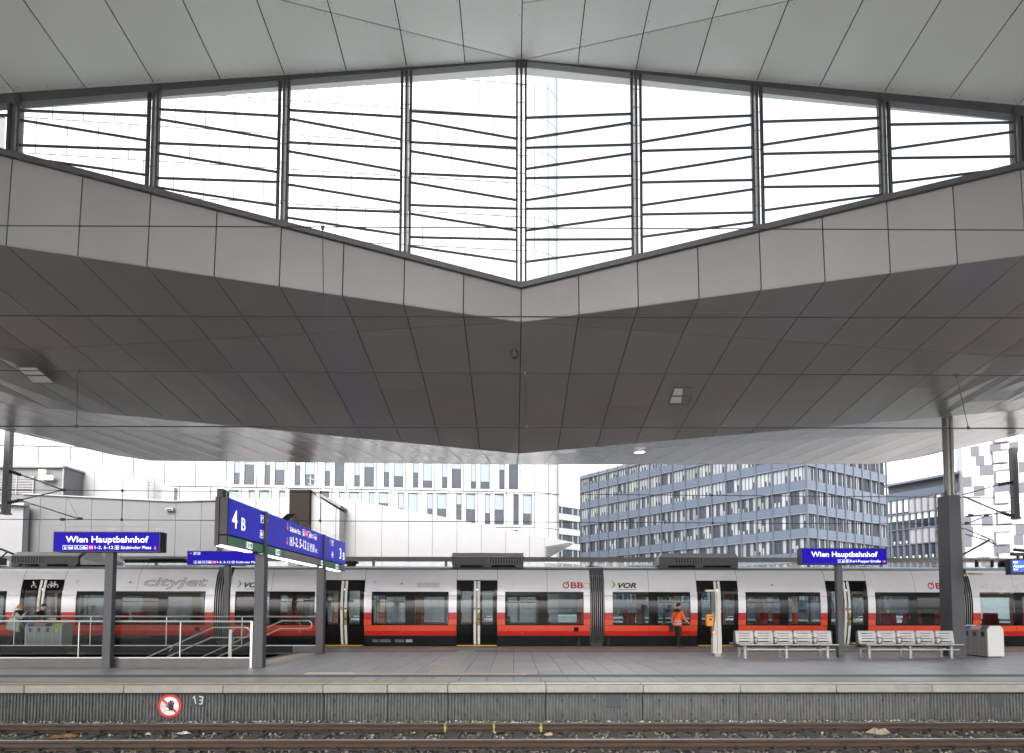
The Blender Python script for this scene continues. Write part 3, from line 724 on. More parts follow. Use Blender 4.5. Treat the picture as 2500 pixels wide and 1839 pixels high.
def car(x0, x1, wins, doors, extra_joints=()):
    for side in (0, 1):
        Y = (lambda z: YS + OFF(z)) if side == 0 else (lambda z: 2 * YC - YS - OFF(z))
        xs = {x0, x1}
        for a, c, *_ in wins: xs |= {a, c}
        for a, c in doors: xs |= {a, c, a - 0.014, c + 0.014}
        for j in extra_joints: xs |= {j, j + 0.012}
        xs = sorted(xs); b = MB()
        for xa, xb in zip(xs, xs[1:]):
            xm = (xa + xb) / 2
            w = any(a < xm < c for a, c, *_ in wins); d = any(a < xm < c for a, c in doors)
            seam = xb - xa < 0.02
            for za, zb in zip(ZBR, ZBR[1:]):
                zm = (za + zb) / 2
                if w and WZ0 < zm < WZ1: continue
                if d and DZ0 < zm < DZ1: continue
                mi = band(zm)
                if 2.095 < zm < 2.107 and not w and not d: mi = 3
                if seam and zm > 0.43 and (zm > 2.2 or (zm < 0.87)): mi = 3
                q = [(xa, Y(za), za), (xb, Y(za), za), (xb, Y(zb), zb), (xa, Y(zb), zb)]
                if side: q = q[::-1]
                b.quad(*q, mi)
        if side == 0:
            for xe in (x0, x1):      # end walls
                P = [(xe, YS + OFF(z), z) for z in ZBR] + [(xe, 2 * YC - YS - OFF(z), z) for z in ZBR[::-1]]
                b.poly(P, 4)
            b.box(x0, x1, YS + 0.35, 2 * YC - YS - 0.35, -0.45, 0.06, 4)
        b.weld().build('car_body' if side == 0 else 'far_side_wall', TM, train, True)
    # interior
    b = MB(); b.box(x0 + .05, x1 - .05, YS + .4, 2 * YC - YS - .4, 0.06, 0.09, 1); b.box(x0 + .05, x1 - .05, YS + .5, 2 * YC - YS - .5, 2.42, 2.46, 0)
    b.quad((x0, 2 * YC - YS - 0.14, 0.1), (x1, 2 * YC - YS - 0.14, 0.1), (x1, 2 * YC - YS - 0.14, 0.9), (x0, 2 * YC - YS - 0.14, 0.9), 0)
    b.build('interior_lining', [M_TINT, mat('train_floor', (0.08, 0.08, 0.085), 0.6)], train)
    b = MB(); b.box(x0 + .4, x1 - .4, YC - .12, YC + .12, 2.38, 2.415)
    b.build('interior_light', mat('train_lamp', (1, 1, 1), 0.5, emit=(1.0, 0.85, 0.62), estr=1.6), train)
    for a, c, panes in wins:
        for side in (0, 1):
            Y = (lambda z, o=0.0: YS + OFF(z) + o) if side == 0 else (lambda z, o=0.0: 2 * YC - YS - OFF(z) - o)
            pr = panes if panes else [(a + 0.06, c - 0.06, 0.92, 2.1, 0)]
            xs = sorted({a, c} | {p[0] for p in pr} | {p[1] for p in pr}); zs = sorted({WZ0, 1.4, 1.85, WZ1, 2.0} | {p[2] for p in pr} | {p[3] for p in pr})
            b = MB()
            for xa, xb in zip(xs, xs[1:]):
                for za, zb in zip(zs, zs[1:]):
                    xm, zm = (xa + xb) / 2, (za + zb) / 2
                    if any(p[0] < xm < p[1] and p[2] < zm < p[3] for p in pr): continue
                    b.quad((xa, Y(za, .004), za), (xb, Y(za, .004), za), (xb, Y(zb, .004), zb), (xa, Y(zb, .004), zb))
            for p in pr:      # reveal and transom
                for (xa, za, xb, zb) in ((p[0], p[2], p[1], p[2]), (p[1], p[2], p[1], p[3]), (p[1], p[3], p[0], p[3]), (p[0], p[3], p[0], p[2])):
                    b.quad((xa, Y(za, .004), za), (xb, Y(zb, .004), zb), (xb, Y(zb, .05), zb), (xa, Y(za, .05), za))
                if p[4]:
                    z = p[4]; b.quad((p[0], Y(z - .02, .0), z - .02), (p[1], Y(z - .02, .0), z - .02), (p[1], Y(z + .02, .0), z + .02), (p[0], Y(z + .02, .0), z + .02))
            w = b.weld().build('window' if side == 0 else 'far_window', M_TBK if side == 0 else mat('window_lining', (0.16, 0.14, 0.12), 0.5), train, True)
            for p in pr:
                g = MB(); zs2 = [p[2], 1.4, 1.85, p[3]]
                for za, zb in zip(zs2, zs2[1:]): g.quad((p[0], Y(za, .02), za), (p[1], Y(za, .02), za), (p[1], Y(zb, .02), zb), (p[0], Y(zb, .02), zb))
                g.weld().build('pane', M_TGL if side == 0 else glass('far_train_glass', (0.72, 0.77, 0.79), 0.8), w, True)
def seat(x, y, face):
    b = MB(); f = face
    prof = [(-0.22, 0.42), (0.20, 0.46), (0.24, 0.40), (-0.16, 0.34)]
    b.prism([(x + f * px, y - 0.22, pz) for px, pz in prof], (0, 0.44, 0), 0)
    pb = [(-0.20, 0.42), (-0.28, 0.9), (-0.31, 1.16), (-0.37, 1.16), (-0.36, 0.9), (-0.29, 0.38)]
    b.prism([(x + f * px, y - 0.22, pz) for px, pz in pb], (0, 0.44, 0), 0)
    hb = [(-0.27, 1.14), (-0.26, 1.34), (-0.31, 1.40), (-0.37, 1.36), (-0.37, 1.14)]
    b.prism([(x + f * px, y - 0.15, pz) for px, pz in hb], (0, 0.30, 0), 0)
    b.box(x - 0.1, x + 0.1, y - 0.1, y + 0.1, 0.08, 0.36, 1)
    b.tube([(x - f * 0.22, y + 0.23, 0.62), (x + f * 0.16, y + 0.23, 0.64), (x + f * 0.18, y + 0.23, 0.45)], 0.018, 5, 1)
    b.build('seat', [M_SEAT, M_SEATG], train)
def pole(x, y):
    b = MB(); b.tube([(x, y, 0.09), (x, y, 2.42)], 0.018, 6); b.build('grab_pole', mat('pole_yellow', (0.6, 0.42, 0.12), 0.35), train)
def door(ua, ub, icons=False):
    a, c = tx(ua), tx(ub); Y = lambda z, o=0.0: YS + OFF(z) + o
    fr = MB(); w = c - a; lw = w / 2; zz = [0.03, 0.43, 0.86, 1.4, 1.85, 2.27, 2.5, 2.76]
    ed = 0.13
    for xa, xb in ((a, a + ed), (c - ed, c)):
        for za, zb in zip(zz, zz[1:]): fr.quad((xa, Y(za, .005), za), (xb, Y(za, .005), za), (xb, Y(zb, .005), zb), (xa, Y(zb, .005), zb))
    for xe, s in ((a + ed, 1), (c - ed, -1)):
        for za, zb in zip(zz, zz[1:]): fr.quad((xe, Y(za, .005), za), (xe, Y(zb, .005), zb), (xe, Y(zb, .04), zb), (xe, Y(za, .04), za))
    fr.quad((a + ed, Y(2.70, .005), 2.70), (c - ed, Y(2.70, .005), 2.70), (c - ed, Y(2.76, .005), 2.76), (a + ed, Y(2.76, .005), 2.76))
    d = fr.weld().build('door', M_TBK, train, True)
    mid = (a + c) / 2
    for s in (-1, 1):
        e0, e1 = (a + ed, mid - 0.012) if s < 0 else (mid + 0.012, c - ed)
        p0, p1 = (e0 + 0.05, e1 - 0.22) if s < 0 else (e0 + 0.22, e1 - 0.05)
        lf = MB(); zs = sorted(set(zz) | {0.9, 2.3}); xs = [e0, p0, p1, e1]
        for xa, xb in zip(xs, xs[1:]):
            for za, zb in zip(zs, zs[1:]):
                if xa == p0 and za >= 0.9 and zb <= 2.3: continue
                lf.quad((xa, Y(za, .022), za), (xb, Y(za, .022), za), (xb, Y(zb, .022), zb), (xa, Y(zb, .022), zb))
        L = lf.weld().build('door_leaf', M_TBK, d, True)
        g = MB()
        for za, zb in ((0.9, 1.4), (1.4, 1.85), (1.85, 2.3)): g.quad((p0, Y(za, .028), za), (p1, Y(za, .028), za), (p1, Y(zb, .028), zb), (p0, Y(zb, .028), zb))
        g.weld().build('door_pane', M_TGL, d, True)
        st = MB(); s0, s1 = (mid - 0.135, mid - 0.035) if s < 0 else (mid + 0.03, mid + 0.13)
        zc = [0.06, 0.43, 0.86, 1.40, 1.85, 2.27, 2.5, 2.73]
        for za, zb in zip(zc, zc[1:]):
            mi = 1 if (s > 0 and 0.85 < (za + zb) / 2 < 1.40) else 0
            st.add([(s0, Y(za, .0), za), (s1, Y(za, .0), za), (s1, Y(zb, .0), zb), (s0, Y(zb, .0), zb), (s0, Y(za, .021), za), (s1, Y(za, .021), za), (s1, Y(zb, .021), zb), (s0, Y(zb, .021), zb)], [(0, 1, 2, 3), (0, 3, 7, 4), (1, 5, 6, 2)], mi)
        st.build('edge_stripe', [mat('stripe_white', (0.8, 0.79, 0.77), 0.4), mat('stripe_gold', (0.35, 0.24, 0.06), 0.4)], d)
        bt = MB()
        if s < 0: bt.box(s0 + .02, s1 - .02, YS - 0.012, YS - 0.001, 1.50, 1.62)
        else:
            disc(bt, ((s0 + s1) / 2, YS - 0.006, 1.13), 0.04, XD, ZD, 14); disc(bt, ((s0 + s1) / 2, YS - 0.006, 1.56), 0.04, XD, ZD, 14)
        bt.build('button', mat('button_red', (0.6, 0.05, 0.04), 0.5) if s < 0 else M_TBK, d)
        if s > 0:
            lt = MB(); put_text(lt, 'VOR', (p0 + 0.14, Y(1.08, .012), 1.08), XD, ZD, 0.27, 0.075, 0, 0.03, 0.25)
            lt.build('lettering', mat('decal_white', (0.85, 0.85, 0.83), 0.5), d)
            ch = MB(); ch.prism([(p0 + 0.06, Y(1.1, .012), 1.07), (p0 + 0.09, Y(1.1, .012), 1.07), (p0 + 0.125, Y(1.1, .012), 1.115), (p0 + 0.09, Y(1.1, .012), 1.16), (p0 + 0.06, Y(1.1, .012), 1.16), (p0 + 0.09, Y(1.1, .012), 1.115)], (0, 0.003, 0)); ch.build('chevron', mat('decal_lime', (0.45, 0.55, 0.05), 0.5), d)
            lt = MB(); lt.box(p0 + 0.18, p0 + 0.40, Y(1.24, .012), Y(1.24, .016), 1.235, 1.25); lt.build('small_print', MATS['decal_white'], d)
    sp = MB(); sp.box(a + 0.02, c - 0.02, YS - 0.06, YS + 0.26, 0.005, 0.045); sp.build('step', mat('step_yellow', (0.62, 0.36, 0.03), 0.5), d)
    if icons:
        wi = MB(); x, z = lerp(a, c, 0.27), 2.52; y = YS + OFF(z) - 0.004
        disc(wi, (x, y, z - 0.06), 0.085, XD, ZD, 16, 0, 0.062, R(100), R(330)); disc(wi, (x + 0.0, y, z + 0.13), 0.035, XD, ZD, 10)
        for p, q in (((x, z + .1), (x + .01, z - .02)), ((x + .01, z - .02), (x + .09, z - .03)), ((x + .09, z - .03), (x + .13, z - .12)), ((x, z + .06), (x + .08, z + .05))): wi.bar((p[0], y, p[1]), (q[0], y, q[1]), 0.004, 0.03, up=(0, 1, 0)) if False else wi.tube([(p[0], y, p[1]), (q[0], y, q[1])], 0.014, 5)
        wi.build('wheelchair_symbol', MATS['decal_white'], d)
        wi = MB(); x = lerp(a, c, 0.74)
        for s in (-0.13, 0.13): disc(wi, (x + s, y, z - 0.04), 0.092, XD, ZD, 18, 0, 0.070)
        for p, q in (((x - .13, z - .04), (x - .05, z + .08)), ((x - .05, z + .08), (x + .09, z + .08)), ((x + .09, z + .08), (x + .13, z - .04)), ((x - .05, z + .08), (x, z - .04)), ((x, z - .04), (x + .09, z + .08)), ((x - .13, z - .04), (x, z - .04)), ((x - .07, z + .13), (x - .05, z + .08)), ((x + .09, z + .08), (x + .07, z + .14)), ((x + .07, z + .14), (x + .12, z + .14)), ((x - .11, z + .135), (x - .04, z + .135))): wi.tube([(p[0], y, p[1]), (q[0], y, q[1])], 0.011, 5)
        wi.build('bicycle_symbol', MATS['decal_white'], d)
DOORS = [(47, 149), (789.5, 888.4), (1114.7, 1213.6), (1703, 1803), (2020, 2120)]
pz = (0.92, 2.10)
def W_(ua, ub, *ps): return (tx(ua), tx(ub), [(tx(p), tx(q), pz[0], (2.25 if big else pz[1]), t) for p, q, t, big in ps])
T = 1.84
def D_(i): return (tx(DOORS[i][0]), tx(DOORS[i][1]))
car(-38.0, tx(522), [W_(-190, 14, (-180, -100, 0, 0), (-80, 8, 0, 0)), W_(184, 500, (190, 252, 0, 0), (297, 386, T, 0), (409, 498, 0, 1))], [D_(0)], [tx(330)])
car(tx(560), tx(1441), [W_(573, 768, (576, 657, 0, 1), (685, 766, T, 0)), W_(907, 1095, (911, 989, T, 0), (1013, 1093, 0, 0)), W_(1233, 1425, (1238, 1314, T, 0), (1337, 1424, 0, 1))], [D_(1), D_(2)], [tx(1336), tx(660)])
car(tx(1476), tx(2340), [W_(1496, 1686, (1497, 1584, 0, 1), (1606, 1684, T, 0)), W_(1821, 2004, (1824, 1905, T, 0), (1926, 2003, 0, 0)), W_(2138, 2333, (2142, 2220, 0, 0), (2241, 2332, 0, 1))], [D_(3), D_(4)], [tx(1585), tx(2238)])
car(tx(2376), 34.0, [W_(2394, 2600, (2395, 2477, 0, 1), (2497, 2590, 0, 0))], [], [tx(2482)])
for i, (ua, ub) in enumerate(DOORS): door(ua, ub, i == 0)
for ua, ub in ((200, 330), (420, 500), (580, 760), (915, 1090), (1245, 1420), (1500, 1600), (1830, 2000), (2145, 2330), (2400, 2500)):
    a, c = tx(ua), tx(ub); n = max(1, int((c - a) / 1.55))
    for k in range(n):
        xc = lerp(a, c, (k + 0.5) / n)
        for y in (YS + 0.5, YS + 0.98, YC + 0.5, YC + 0.98): seat(xc - 0.35, y, 1 if k % 2 else -1)
        for y in (YS + 0.98, YC + 0.98): seat(xc + 0.45, y, -1 if k % 2 else 1)
for u in (170, 510, 640, 770, 905, 1100, 1225, 1430, 1500, 1690, 1815, 2010, 2130, 2410): pole(tx(u), YC - 0.3)
# bellows between the cars
for ua, ub in ((522, 560), (1441, 1476), (2340, 2376)):
    a, c = tx(ua), tx(ub); bl = MB(); zz = [0.1, 0.43, 0.86, 1.4, 1.85, 2.27, 2.76, 3.0, 3.21, 3.33, 3.42, 3.46]
    n = 7
    for k in range(n):
        x0, x1 = lerp(a, c, k / n), lerp(a, c, (k + 1) / n); xm = (x0 + x1) / 2
        for za, zb in zip(zz, zz[1:]):
            ya, yb = YS + OFF(za) + 0.05, YS + OFF(zb) + 0.05; o = 0.09
            bl.quad((x0, ya + o, za), (xm, ya, za), (xm, yb, zb), (x0, yb + o, zb), 0); bl.quad((xm, ya, za), (x1, ya + o, za), (x1, yb + o, zb), (xm, yb, zb), 0)
    B = bl.build('gangway_bellows', mat('bellows_rubber', (0.03, 0.03, 0.032), 0.4), train)
    for k in range(n):
        xm = lerp(a, c, (k + 0.5) / n); e = MB(); e.tube([(xm, YS + OFF(z) + 0.045, z) for z in zz] , 0.012, 5); e.build('bellows_rib', mat('rib_metal', (0.4, 0.4, 0.4), 0.35, 0.7), B)
    k = MB(); k.box(a + 0.05, c - 0.05, YS + 0.3, 2 * YC - YS - 0.3, -0.45, 3.3); k.build('gangway_core', M_BLACK, train)
# decals
wrap = lambda p: Vector((p.x, YS + OFF(p.z) - 0.006, p.z))
wrapo = lambda p: Vector((p.x, YS + OFF(p.z) - 0.006 + (p.y - 0) * 0.0, p.z))
def decal(name, s, u0, u1, vb, h, m, bold=0.02, shear=0.0, outline=0.0):
    b = MB(); x0, x1 = tx(u0), tx(u1); z = tz(vb)
    put_text(b, s, (x0, 0, z), XD, ZD, x1 - x0, h, 0, bold, shear, outline, wrap); b.build(name, m, train)
M_DK = mat('decal_dark', (0.035, 0.035, 0.04), 0.4); M_DR = mat('decal_red', (0.42, 0.02, 0.03), 0.4); M_DG = mat('decal_green', (0.17, 0.36, 0.03), 0.4); M_DO = mat('decal_grey', (0.2, 0.19, 0.2), 0.4)
decal('lettering', 'cityjet', 346, 502, 1432, 0.37, M_DO, 0.0, 0.2, 0.018)
decal('lettering', 'cityjet', 2390, 2540, 1440, 0.37, MATS['decal_white'], 0.0, 0.2, 0.016)
for u in (1494, 576):
    decal('lettering', 'VOR', u + 16, u + 61, 1435, 0.205, M_DK, 0.045, 0.3)
    b = MB(); x, z = tx(u), tz(1436)
    pts = [(0, 0), (0.07, 0.03), (0.155, 0.12), (0.18, 0.16), (0.155, 0.20), (0.07, 0.29), (0, 0.32), (0.055, 0.23), (0.075, 0.16), (0.055, 0.09)]
    b.poly([wrap(Vector((x + p[0], 0, z + p[1]))) for p in pts]); b.build('chevron', M_DG, train)
    b = MB(); x0, x1 = tx(u + 18), tx(u + 59); zz = tz(1440); b.quad(*[wrap(Vector(p)) for p in ((x0, 0, zz), (x1, 0, zz), (x1, 0, zz + .025), (x0, 0, zz + .025))]); b.build('small_print', M_DO, train)
for u in (1373, 2269):
    decal('lettering', 'BB', u + 21, u + 52, 1436, 0.25, M_DR, 0.03)
    b = MB(); q = Vector((tx(u + 9.5), 0, tz(1436) + 0.125)); n = 20
    for k in range(n):
        a0, a1 = R(75) + 5.9 * k / n, R(75) + 5.9 * (k + 1) / n
        b.add([wrap(q + Vector((rr * math.cos(a), 0, rr * math.sin(a)))) for rr, a in ((.09, a0), (.142, a0), (.142, a1), (.09, a1))], [(0, 1, 2, 3)])
    b.add([wrap(q + Vector(p)) for p in ((.0, 0, .03), (.035, 0, .0), (.13, 0, .17), (.09, 0, .19))], [(0, 1, 2, 3)]); b.build('emblem_ring', M_DR, train)
b = MB(); x0, x1, z0, z1 = tx(1426), tx(1440), tz(1436), tz(1424)
b.tube([wrap(Vector(p)) for p in ((x0, 0, z0), (x1, 0, z0), (x1, 0, z1), (x0, 0, z1))], 0.008, 4, closed=True); b.build('square_mark', M_DR, train)
decal('lettering', 'A BDET 94 81 4024 010-2', 275, 366, 1558, 0.075, M_DO, 0.01)
decal('lettering', '4024 010-2', 2379, 2415, 1401, 0.09, M_DK, 0.02)
b = MB(); x, z = tx(2366), tz(1404); b.poly([wrap(Vector((x + p[0], 0, z + p[1]))) for p in ((0, 0), (0.2, 0), (0.1, 0.18))]); b.build('warning_triangle', mat('decal_yellow', (0.75, 0.55, 0.03), 0.5), train)
b = MB(); b.poly([wrap(Vector((x + p[0], 0, z + p[1]))) + Vector((0, -0.003, 0)) for p in ((0.09, 0.04), (0.11, 0.04), (0.12, 0.11), (0.08, 0.11))]); b.build('bolt_mark', M_DK, train)
for u, v in ((182, 1423), (913, 1423)):
    b = MB(); x, z = tx(u), tz(v)
    for r_ in (0.05, 0.09, 0.13):
        b.tube([wrap(Vector((x + r_ * math.cos(R(a)), 0, z - 0.05 + r_ * math.sin(R(a))))) for a in range(45, 136, 15)], 0.006, 4)
    disc(b, wrap(Vector((x, 0, z - 0.06))), 0.014, XD, ZD, 8); b.build('wireless_symbol', M_DO, train)
for u, v in ((312, 1424), (979, 1426), (1888, 1428)):
    b = MB(); p = wrap(Vector((tx(u), 0, tz(v)))); disc(b, p, 0.055, XD, ZD, 14, 0, 0.035); disc(b, p, 0.02, XD, ZD, 10); b.build('socket', M_DK, train)
b = MB(); x0, x1, z0, z1 = tx(1016), tx(1072), tz(1436), tz(1421)
for k in range(20):
    x = lerp(x0 + .02, x1 - .02, k / 19); b.add([wrap(Vector(p)) for p in ((x - .009, 0, z0 + .02), (x + .009, 0, z0 + .02), (x + .009, 0, z1 - .02), (x - .009, 0, z1 - .02))], [(0, 1, 2, 3)])
tag(b.build('vent_grille', M_DO, train), kind='stuff')
for u, v, w_, h_ in ((1407, 1537, 0.2, 0.19), (481, 1537, 0.2, 0.19)):
    b = MB(); x, z = tx(u), tz(v); b.add([wrap(Vector(p)) for p in ((x - w_ / 2, 0, z - h_ / 2), (x + w_ / 2, 0, z - h_ / 2), (x + w_ / 2, 0, z + h_ / 2), (x - w_ / 2, 0, z + h_ / 2))], [(0, 1, 2, 3)]); b.build('hatch', M_TBK, train)
for u0, u1 in ((908, 923), (926, 953), (963, 986), (990, 1006)):
    b = MB(); z0, z1 = tz(1569), tz(1562); b.add([wrap(Vector(p)) for p in ((tx(u0), 0, z0), (tx(u1), 0, z0), (tx(u1), 0, z1), (tx(u0), 0, z1))], [(0, 1, 2, 3)]); b.build('data_plate', mat('plate_grey', (0.16, 0.16, 0.16), 0.5, var=0.5, scale=40) if u0 < 990 else mat('plate_light', (0.45, 0.44, 0.44), 0.5), train)
# running gear hints below the skirt
for u in (1450, 545, 2358):
    for s in (-1, 1):
        b = MB(); x = tx(u) + s * 0.62; b.tube([(x, YS + 0.12, 0.08), (x, YS + 0.30, 0.08)], 0.10, 10); b.box(x - 0.05, x + 0.05, YS + 0.1, YS + 0.2, 0.1, 0.32); b.build('damper', M_SKIRT, train)
# roof equipment
def roof_unit(u0, u1, slope_left=False, lou=(0.35, 0.9)):
    y0, y1 = YS + 0.75, 2 * YC - YS - 0.75
    x0, x1 = at(u0, 1400, y0).x, at(u1, 1400, y0).x; zb, zm, zt = 3.44, 3.80, 3.99
    b = MB(); A = [(y0, zb), (y0 - 0.02, zm), (y0 + 0.28, zt), (y1 - 0.28, zt), (y1 + 0.02, zm), (y1, zb)]
    e = 0.22 if slope_left else 0.0
    vs = [(x0 + (e if i in (2, 3) else 0), y, z) for i, (y, z) in enumerate(A)] + [(x1, y, z) for y, z in A]
    b.add(vs, [(0, 6, 7, 1)], 0); b.add(vs, [(1, 7, 8, 2), (2, 8, 9, 3), (3, 9, 10, 4)], 1); b.add(vs, [(4, 10, 11, 5), (6, 11, 10, 9, 8, 7)], 0); b.add(vs, [(0, 1, 2, 3, 4, 5)], 1)
    for k in range(3):
        x = lerp(x0 + 0.2, x1 - 0.2, k / 2); b.box(x - 0.16, x + 0.16, y0 - 0.1, y0 + 0.1, 3.30, 3.44, 0)
    b.box(x0 - 0.03, x1 + 0.03, y0 - 0.05, y0 + 0.02, zm - 0.015, zm + 0.015, 1)
    un = b.build('roof_unit', [mat('unit_dark', (0.06, 0.063, 0.065), 0.5, var=0.2, scale=5), mat('unit_lid', (0.24, 0.24, 0.245), 0.45, var=0.12, scale=5)], train)
    l0, l1 = lerp(x0, x1, lou[0]), lerp(x0, x1, lou[1]); r_ = MB(); r_.box(l0, l1, y0 - 0.028, y0 - 0.014, zb + 0.08, zm - 0.04); r_.build('grille_recess', M_BLACK, un)
    n = int((l1 - l0) / 0.11); q = MB()
    for k in range(n + 1):
        x = lerp(l0, l1, k / n); q.box(x - 0.011, x + 0.011, y0 - 0.045, y0 - 0.028, zb + 0.08, zm - 0.04)
    tag(q.build('grille_bars', M_TROOF, un), kind='stuff')
roof_unit(1103, 1278, False, (0.52, 0.97)); roof_unit(1610, 1802, True, (0.2, 0.55)); roof_unit(28, 190, False, (0.0, 0.45))
b = MB(); a_, c_ = at(195, 1400, YS + .75).x, at(258, 1400, YS + .75).x
b.add([(a_, YS + .75, 3.42), (c_, YS + .75, 3.42), (c_, YS + .75, 3.62), (c_ - .35, YS + .9, 3.97), (a_ + .2, YS + .9, 3.97), (a_, YS + .75, 3.7)], [(0, 1, 2, 3, 4, 5)])
b.prism([(a_, YS + .76, 3.42), (c_, YS + .76, 3.42), (c_, YS + .76, 3.62), (c_ - .35, YS + .91, 3.97), (a_ + .2, YS + .91, 3.97), (a_, YS + .76, 3.7)], (0, 1.2, 0))
b.build('roof_fairing', mat('unit_lid', (0.24, 0.24, 0.245)), train)
b = MB(); p = at(858, 1374, YC); b.lathe([(0.2, 0), (0.2, 0.12), (0.32, 0.14), (0.32, 0.2), (0.28, 0.24)], (p.x, YC, 3.4), 14); b.build('antenna', M_SKIRT, train, True)
b = MB(); b.tube([(tx(262), YC - 0.3, 3.62), (tx(540), YC - 0.3, 3.62)], 0.09, 8); b.tube([(tx(330), YC - 0.5, 3.5), (tx(330), YC - 0.5, 3.68), (tx(420), YC - 0.5, 3.68)], 0.03, 6); b.build('roof_cable_duct', M_SKIRT, train)
b = MB(); b.tube([(tx(2345), YC - 0.2, 3.72), (tx(2460), YC - 0.2, 3.73), (tx(2560), YC - 0.2, 3.70)], 0.02, 6); b.build('roof_cable', mat('cable_red', (0.3, 0.05, 0.04), 0.5), train)
for u in (2372, 2410, 2436):
    p = at(u, 1380, YC); b = MB(); r_ = 0.2 if u == 2436 else 0.07
    b.lathe([(r_, 0), (r_ * .9, .04), (r_, .08), (r_ * .9, .12), (r_, .16), (r_ * .9, .2), (r_ * .6, .3)], (p.x, YC - 0.3, 3.42), 12); b.build('insulator', M_SKIRT, train)
# pantographs
def Pp(x, y, Y=YC): return at(2240 + x / 7.508, 1180 + y / 7.508, Y)
b = MB()
for dy in (-0.45, 0.45):
    b.tube([Pp(330, 940, YC + dy), Pp(370, 870, YC + dy), Pp(480, 790, YC + dy), Pp(885, 840, YC + dy), Pp(1370, 1045, YC + dy)], 0.022, 6)
b.tube([Pp(880, 935), Pp(1300, 1060), Pp(1430, 1130)], 0.022, 6); b.tube([Pp(1370, 1045), Pp(1430, 1130)], 0.022, 6)
b.tube([Pp(700, 1370), Pp(905, 1270), Pp(1310, 1045)], 0.045, 7); b.tube([Pp(1430, 1130), Pp(1120, 1370), Pp(1120, 1540)], 0.014, 5)
b.tube([Pp(480, 790, YC - 0.75), Pp(480, 790, YC + 0.75)], 0.02, 6)
b.tube([Pp(700, 1370), Pp(700, 1560)], 0.06, 7)
b.build('pantograph', M_STEEL, train)
b = MB(); q = lambda x, y: at(x / 7.487, 1340 + y / 7.487, YC - 0.3)
b.tube([q(-300, -60), q(30, 10), q(250, 100)], 0.05, 7); b.tube([q(250, 100), q(130, 60), q(-20, 200)], 0.035, 6); b.box(q(0, 0).x - 0.6, q(105, 0).x, YC - 0.7, YC - 0.2, 3.42, 3.72)
b.build('pantograph', M_STEEL, train)

# ------------------------------------------------------------------ catenary
M_WIRE = mat('wire_dark', (0.03, 0.03, 0.03), 0.6, 0.3)
def wire(name, label, a, c, Y, r, m=M_WIRE, ext=1.3):
    A, B = at(a[0], a[1], Y), at(c[0], c[1], Y); C = (A + B) / 2; A2 = C + (A - C) * ext; B2 = C + (B - C) * ext
    b = MB(); b.tube([A2, B2], r, 6); return tag(b.build(name, m), label, 'wire', 'overhead wires')
wire('overhead_wire', 'upper overhead wire crossing the diamond glazing, nearest track', (0, 551), (2500, 562), 6.9, 0.006)
wire('overhead_wire', 'overhead contact wire crossing the top of the dark soffit', (0, 771), (2500, 776), 6.9, 0.007)
wire('overhead_wire', 'overhead carrier wire crossing the middle of the dark soffit', (0, 905), (2500, 917), 11.15, 0.008)
wire('overhead_wire', 'dark overhead contact wire just below the dark soffit', (0, 1041), (2500, 1046), 11.15, 0.011)
wire('overhead_wire', 'upper wire above the train crossing in front of the office buildings', (0, 1196), (2500, 1216), YC, 0.016)
wire('overhead_wire', 'contact wire above the train just over the blue name signs', (0, 1268), (2500, 1281), YC, 0.016)
def dropper(label, a, c, Y, r):
    A, B = at(a[0], a[1], Y), at(c[0], c[1], Y); t = thing('dropper_wire', label, 'wire', A, 'dropper wires')
    b = MB(); b.tube([A, B], r, 5); b.build('wire', M_WIRE, t)
    for p in (A, B): q = MB(); q.box(p.x - r * 3.2, p.x + r * 3.2, Y - r * 2, Y + r * 2, p.z - r * 4.5, p.z + r * 4.5); q.build('clamp', M_WIRE, t)
dropper('thin dropper wire hanging left of centre in front of the diamond glazing', (788, 556), (790, 768), 6.9, 0.005)
dropper('thin dropper wire at the left in front of the dark soffit', (190, 906), (187, 1041), 11.15, 0.006)
dropper('thin dropper wire beside the centre joint of the dark soffit', (1282, 911), (1286, 1043), 11.15, 0.005)
dropper('slanting dropper wire at the right in front of the dark soffit', (2335, 916), (2364, 1045), 11.15, 0.006)
dropper('dropper wire above the train left of the big direction sign', (299, 1198), (297, 1269), YC, 0.012)
dropper('dropper wire above the train in front of the white sloping wall', (783, 1202), (782, 1272), YC, 0.012)
dropper('dropper wire in front of the blue office building', (1738, 1210), (1741, 1277), YC, 0.010)
# hanging cantilever at the left
def ML(x, y, Y=YC): return at(x / 3.509, 1000 + y / 3.509, Y)
def hanger(label, P, topx, botx, ytop, ybot, hw, arms, insul, clamps, group):
    a, c = P(topx, ytop), P(botx, ybot); xm = (a.x + c.x) / 2
    t = thing('catenary_hanger', label, 'catenary support', (xm, YC, c.z), group)
    b = MB(); b.box(xm - hw, xm + hw, YC - hw, YC + hw, c.z, a.z + 1.6); b.box(xm - hw * 1.25, xm + hw * 1.25, YC - hw * 1.25, YC + hw * 1.25, c.z - 0.03, c.z + 0.05); b.build('hanging_post', mat('hanger_steel', (0.1, 0.1, 0.105), 0.5, 0.2, var=0.2, scale=6), t)
    for pts, r in arms: b = MB(); b.tube([P(*p) for p in pts], r, 7); b.build('arm', M_STEEL, t)
    for p, q in insul:
        A, B = P(*p), P(*q); b = MB(); n = 9
        b.tube([A.lerp(B, k / n) for k in range(n + 1)], [0.05 if k % 2 else 0.09 for k in range(n + 1)], 8); b.build('insulator', mat('insulator_brown', (0.05, 0.04, 0.04), 0.4), t)
    for p in clamps: A = P(*p); b = MB(); b.box(A.x - .07, A.x + .07, YC - .05, YC + .05, A.z - .06, A.z + .06); b.tube([A + Vector((-.1, 0, -.02)), A + Vector((.12, 0, .03))], 0.03, 6); b.build('clamp', M_STEEL, t)
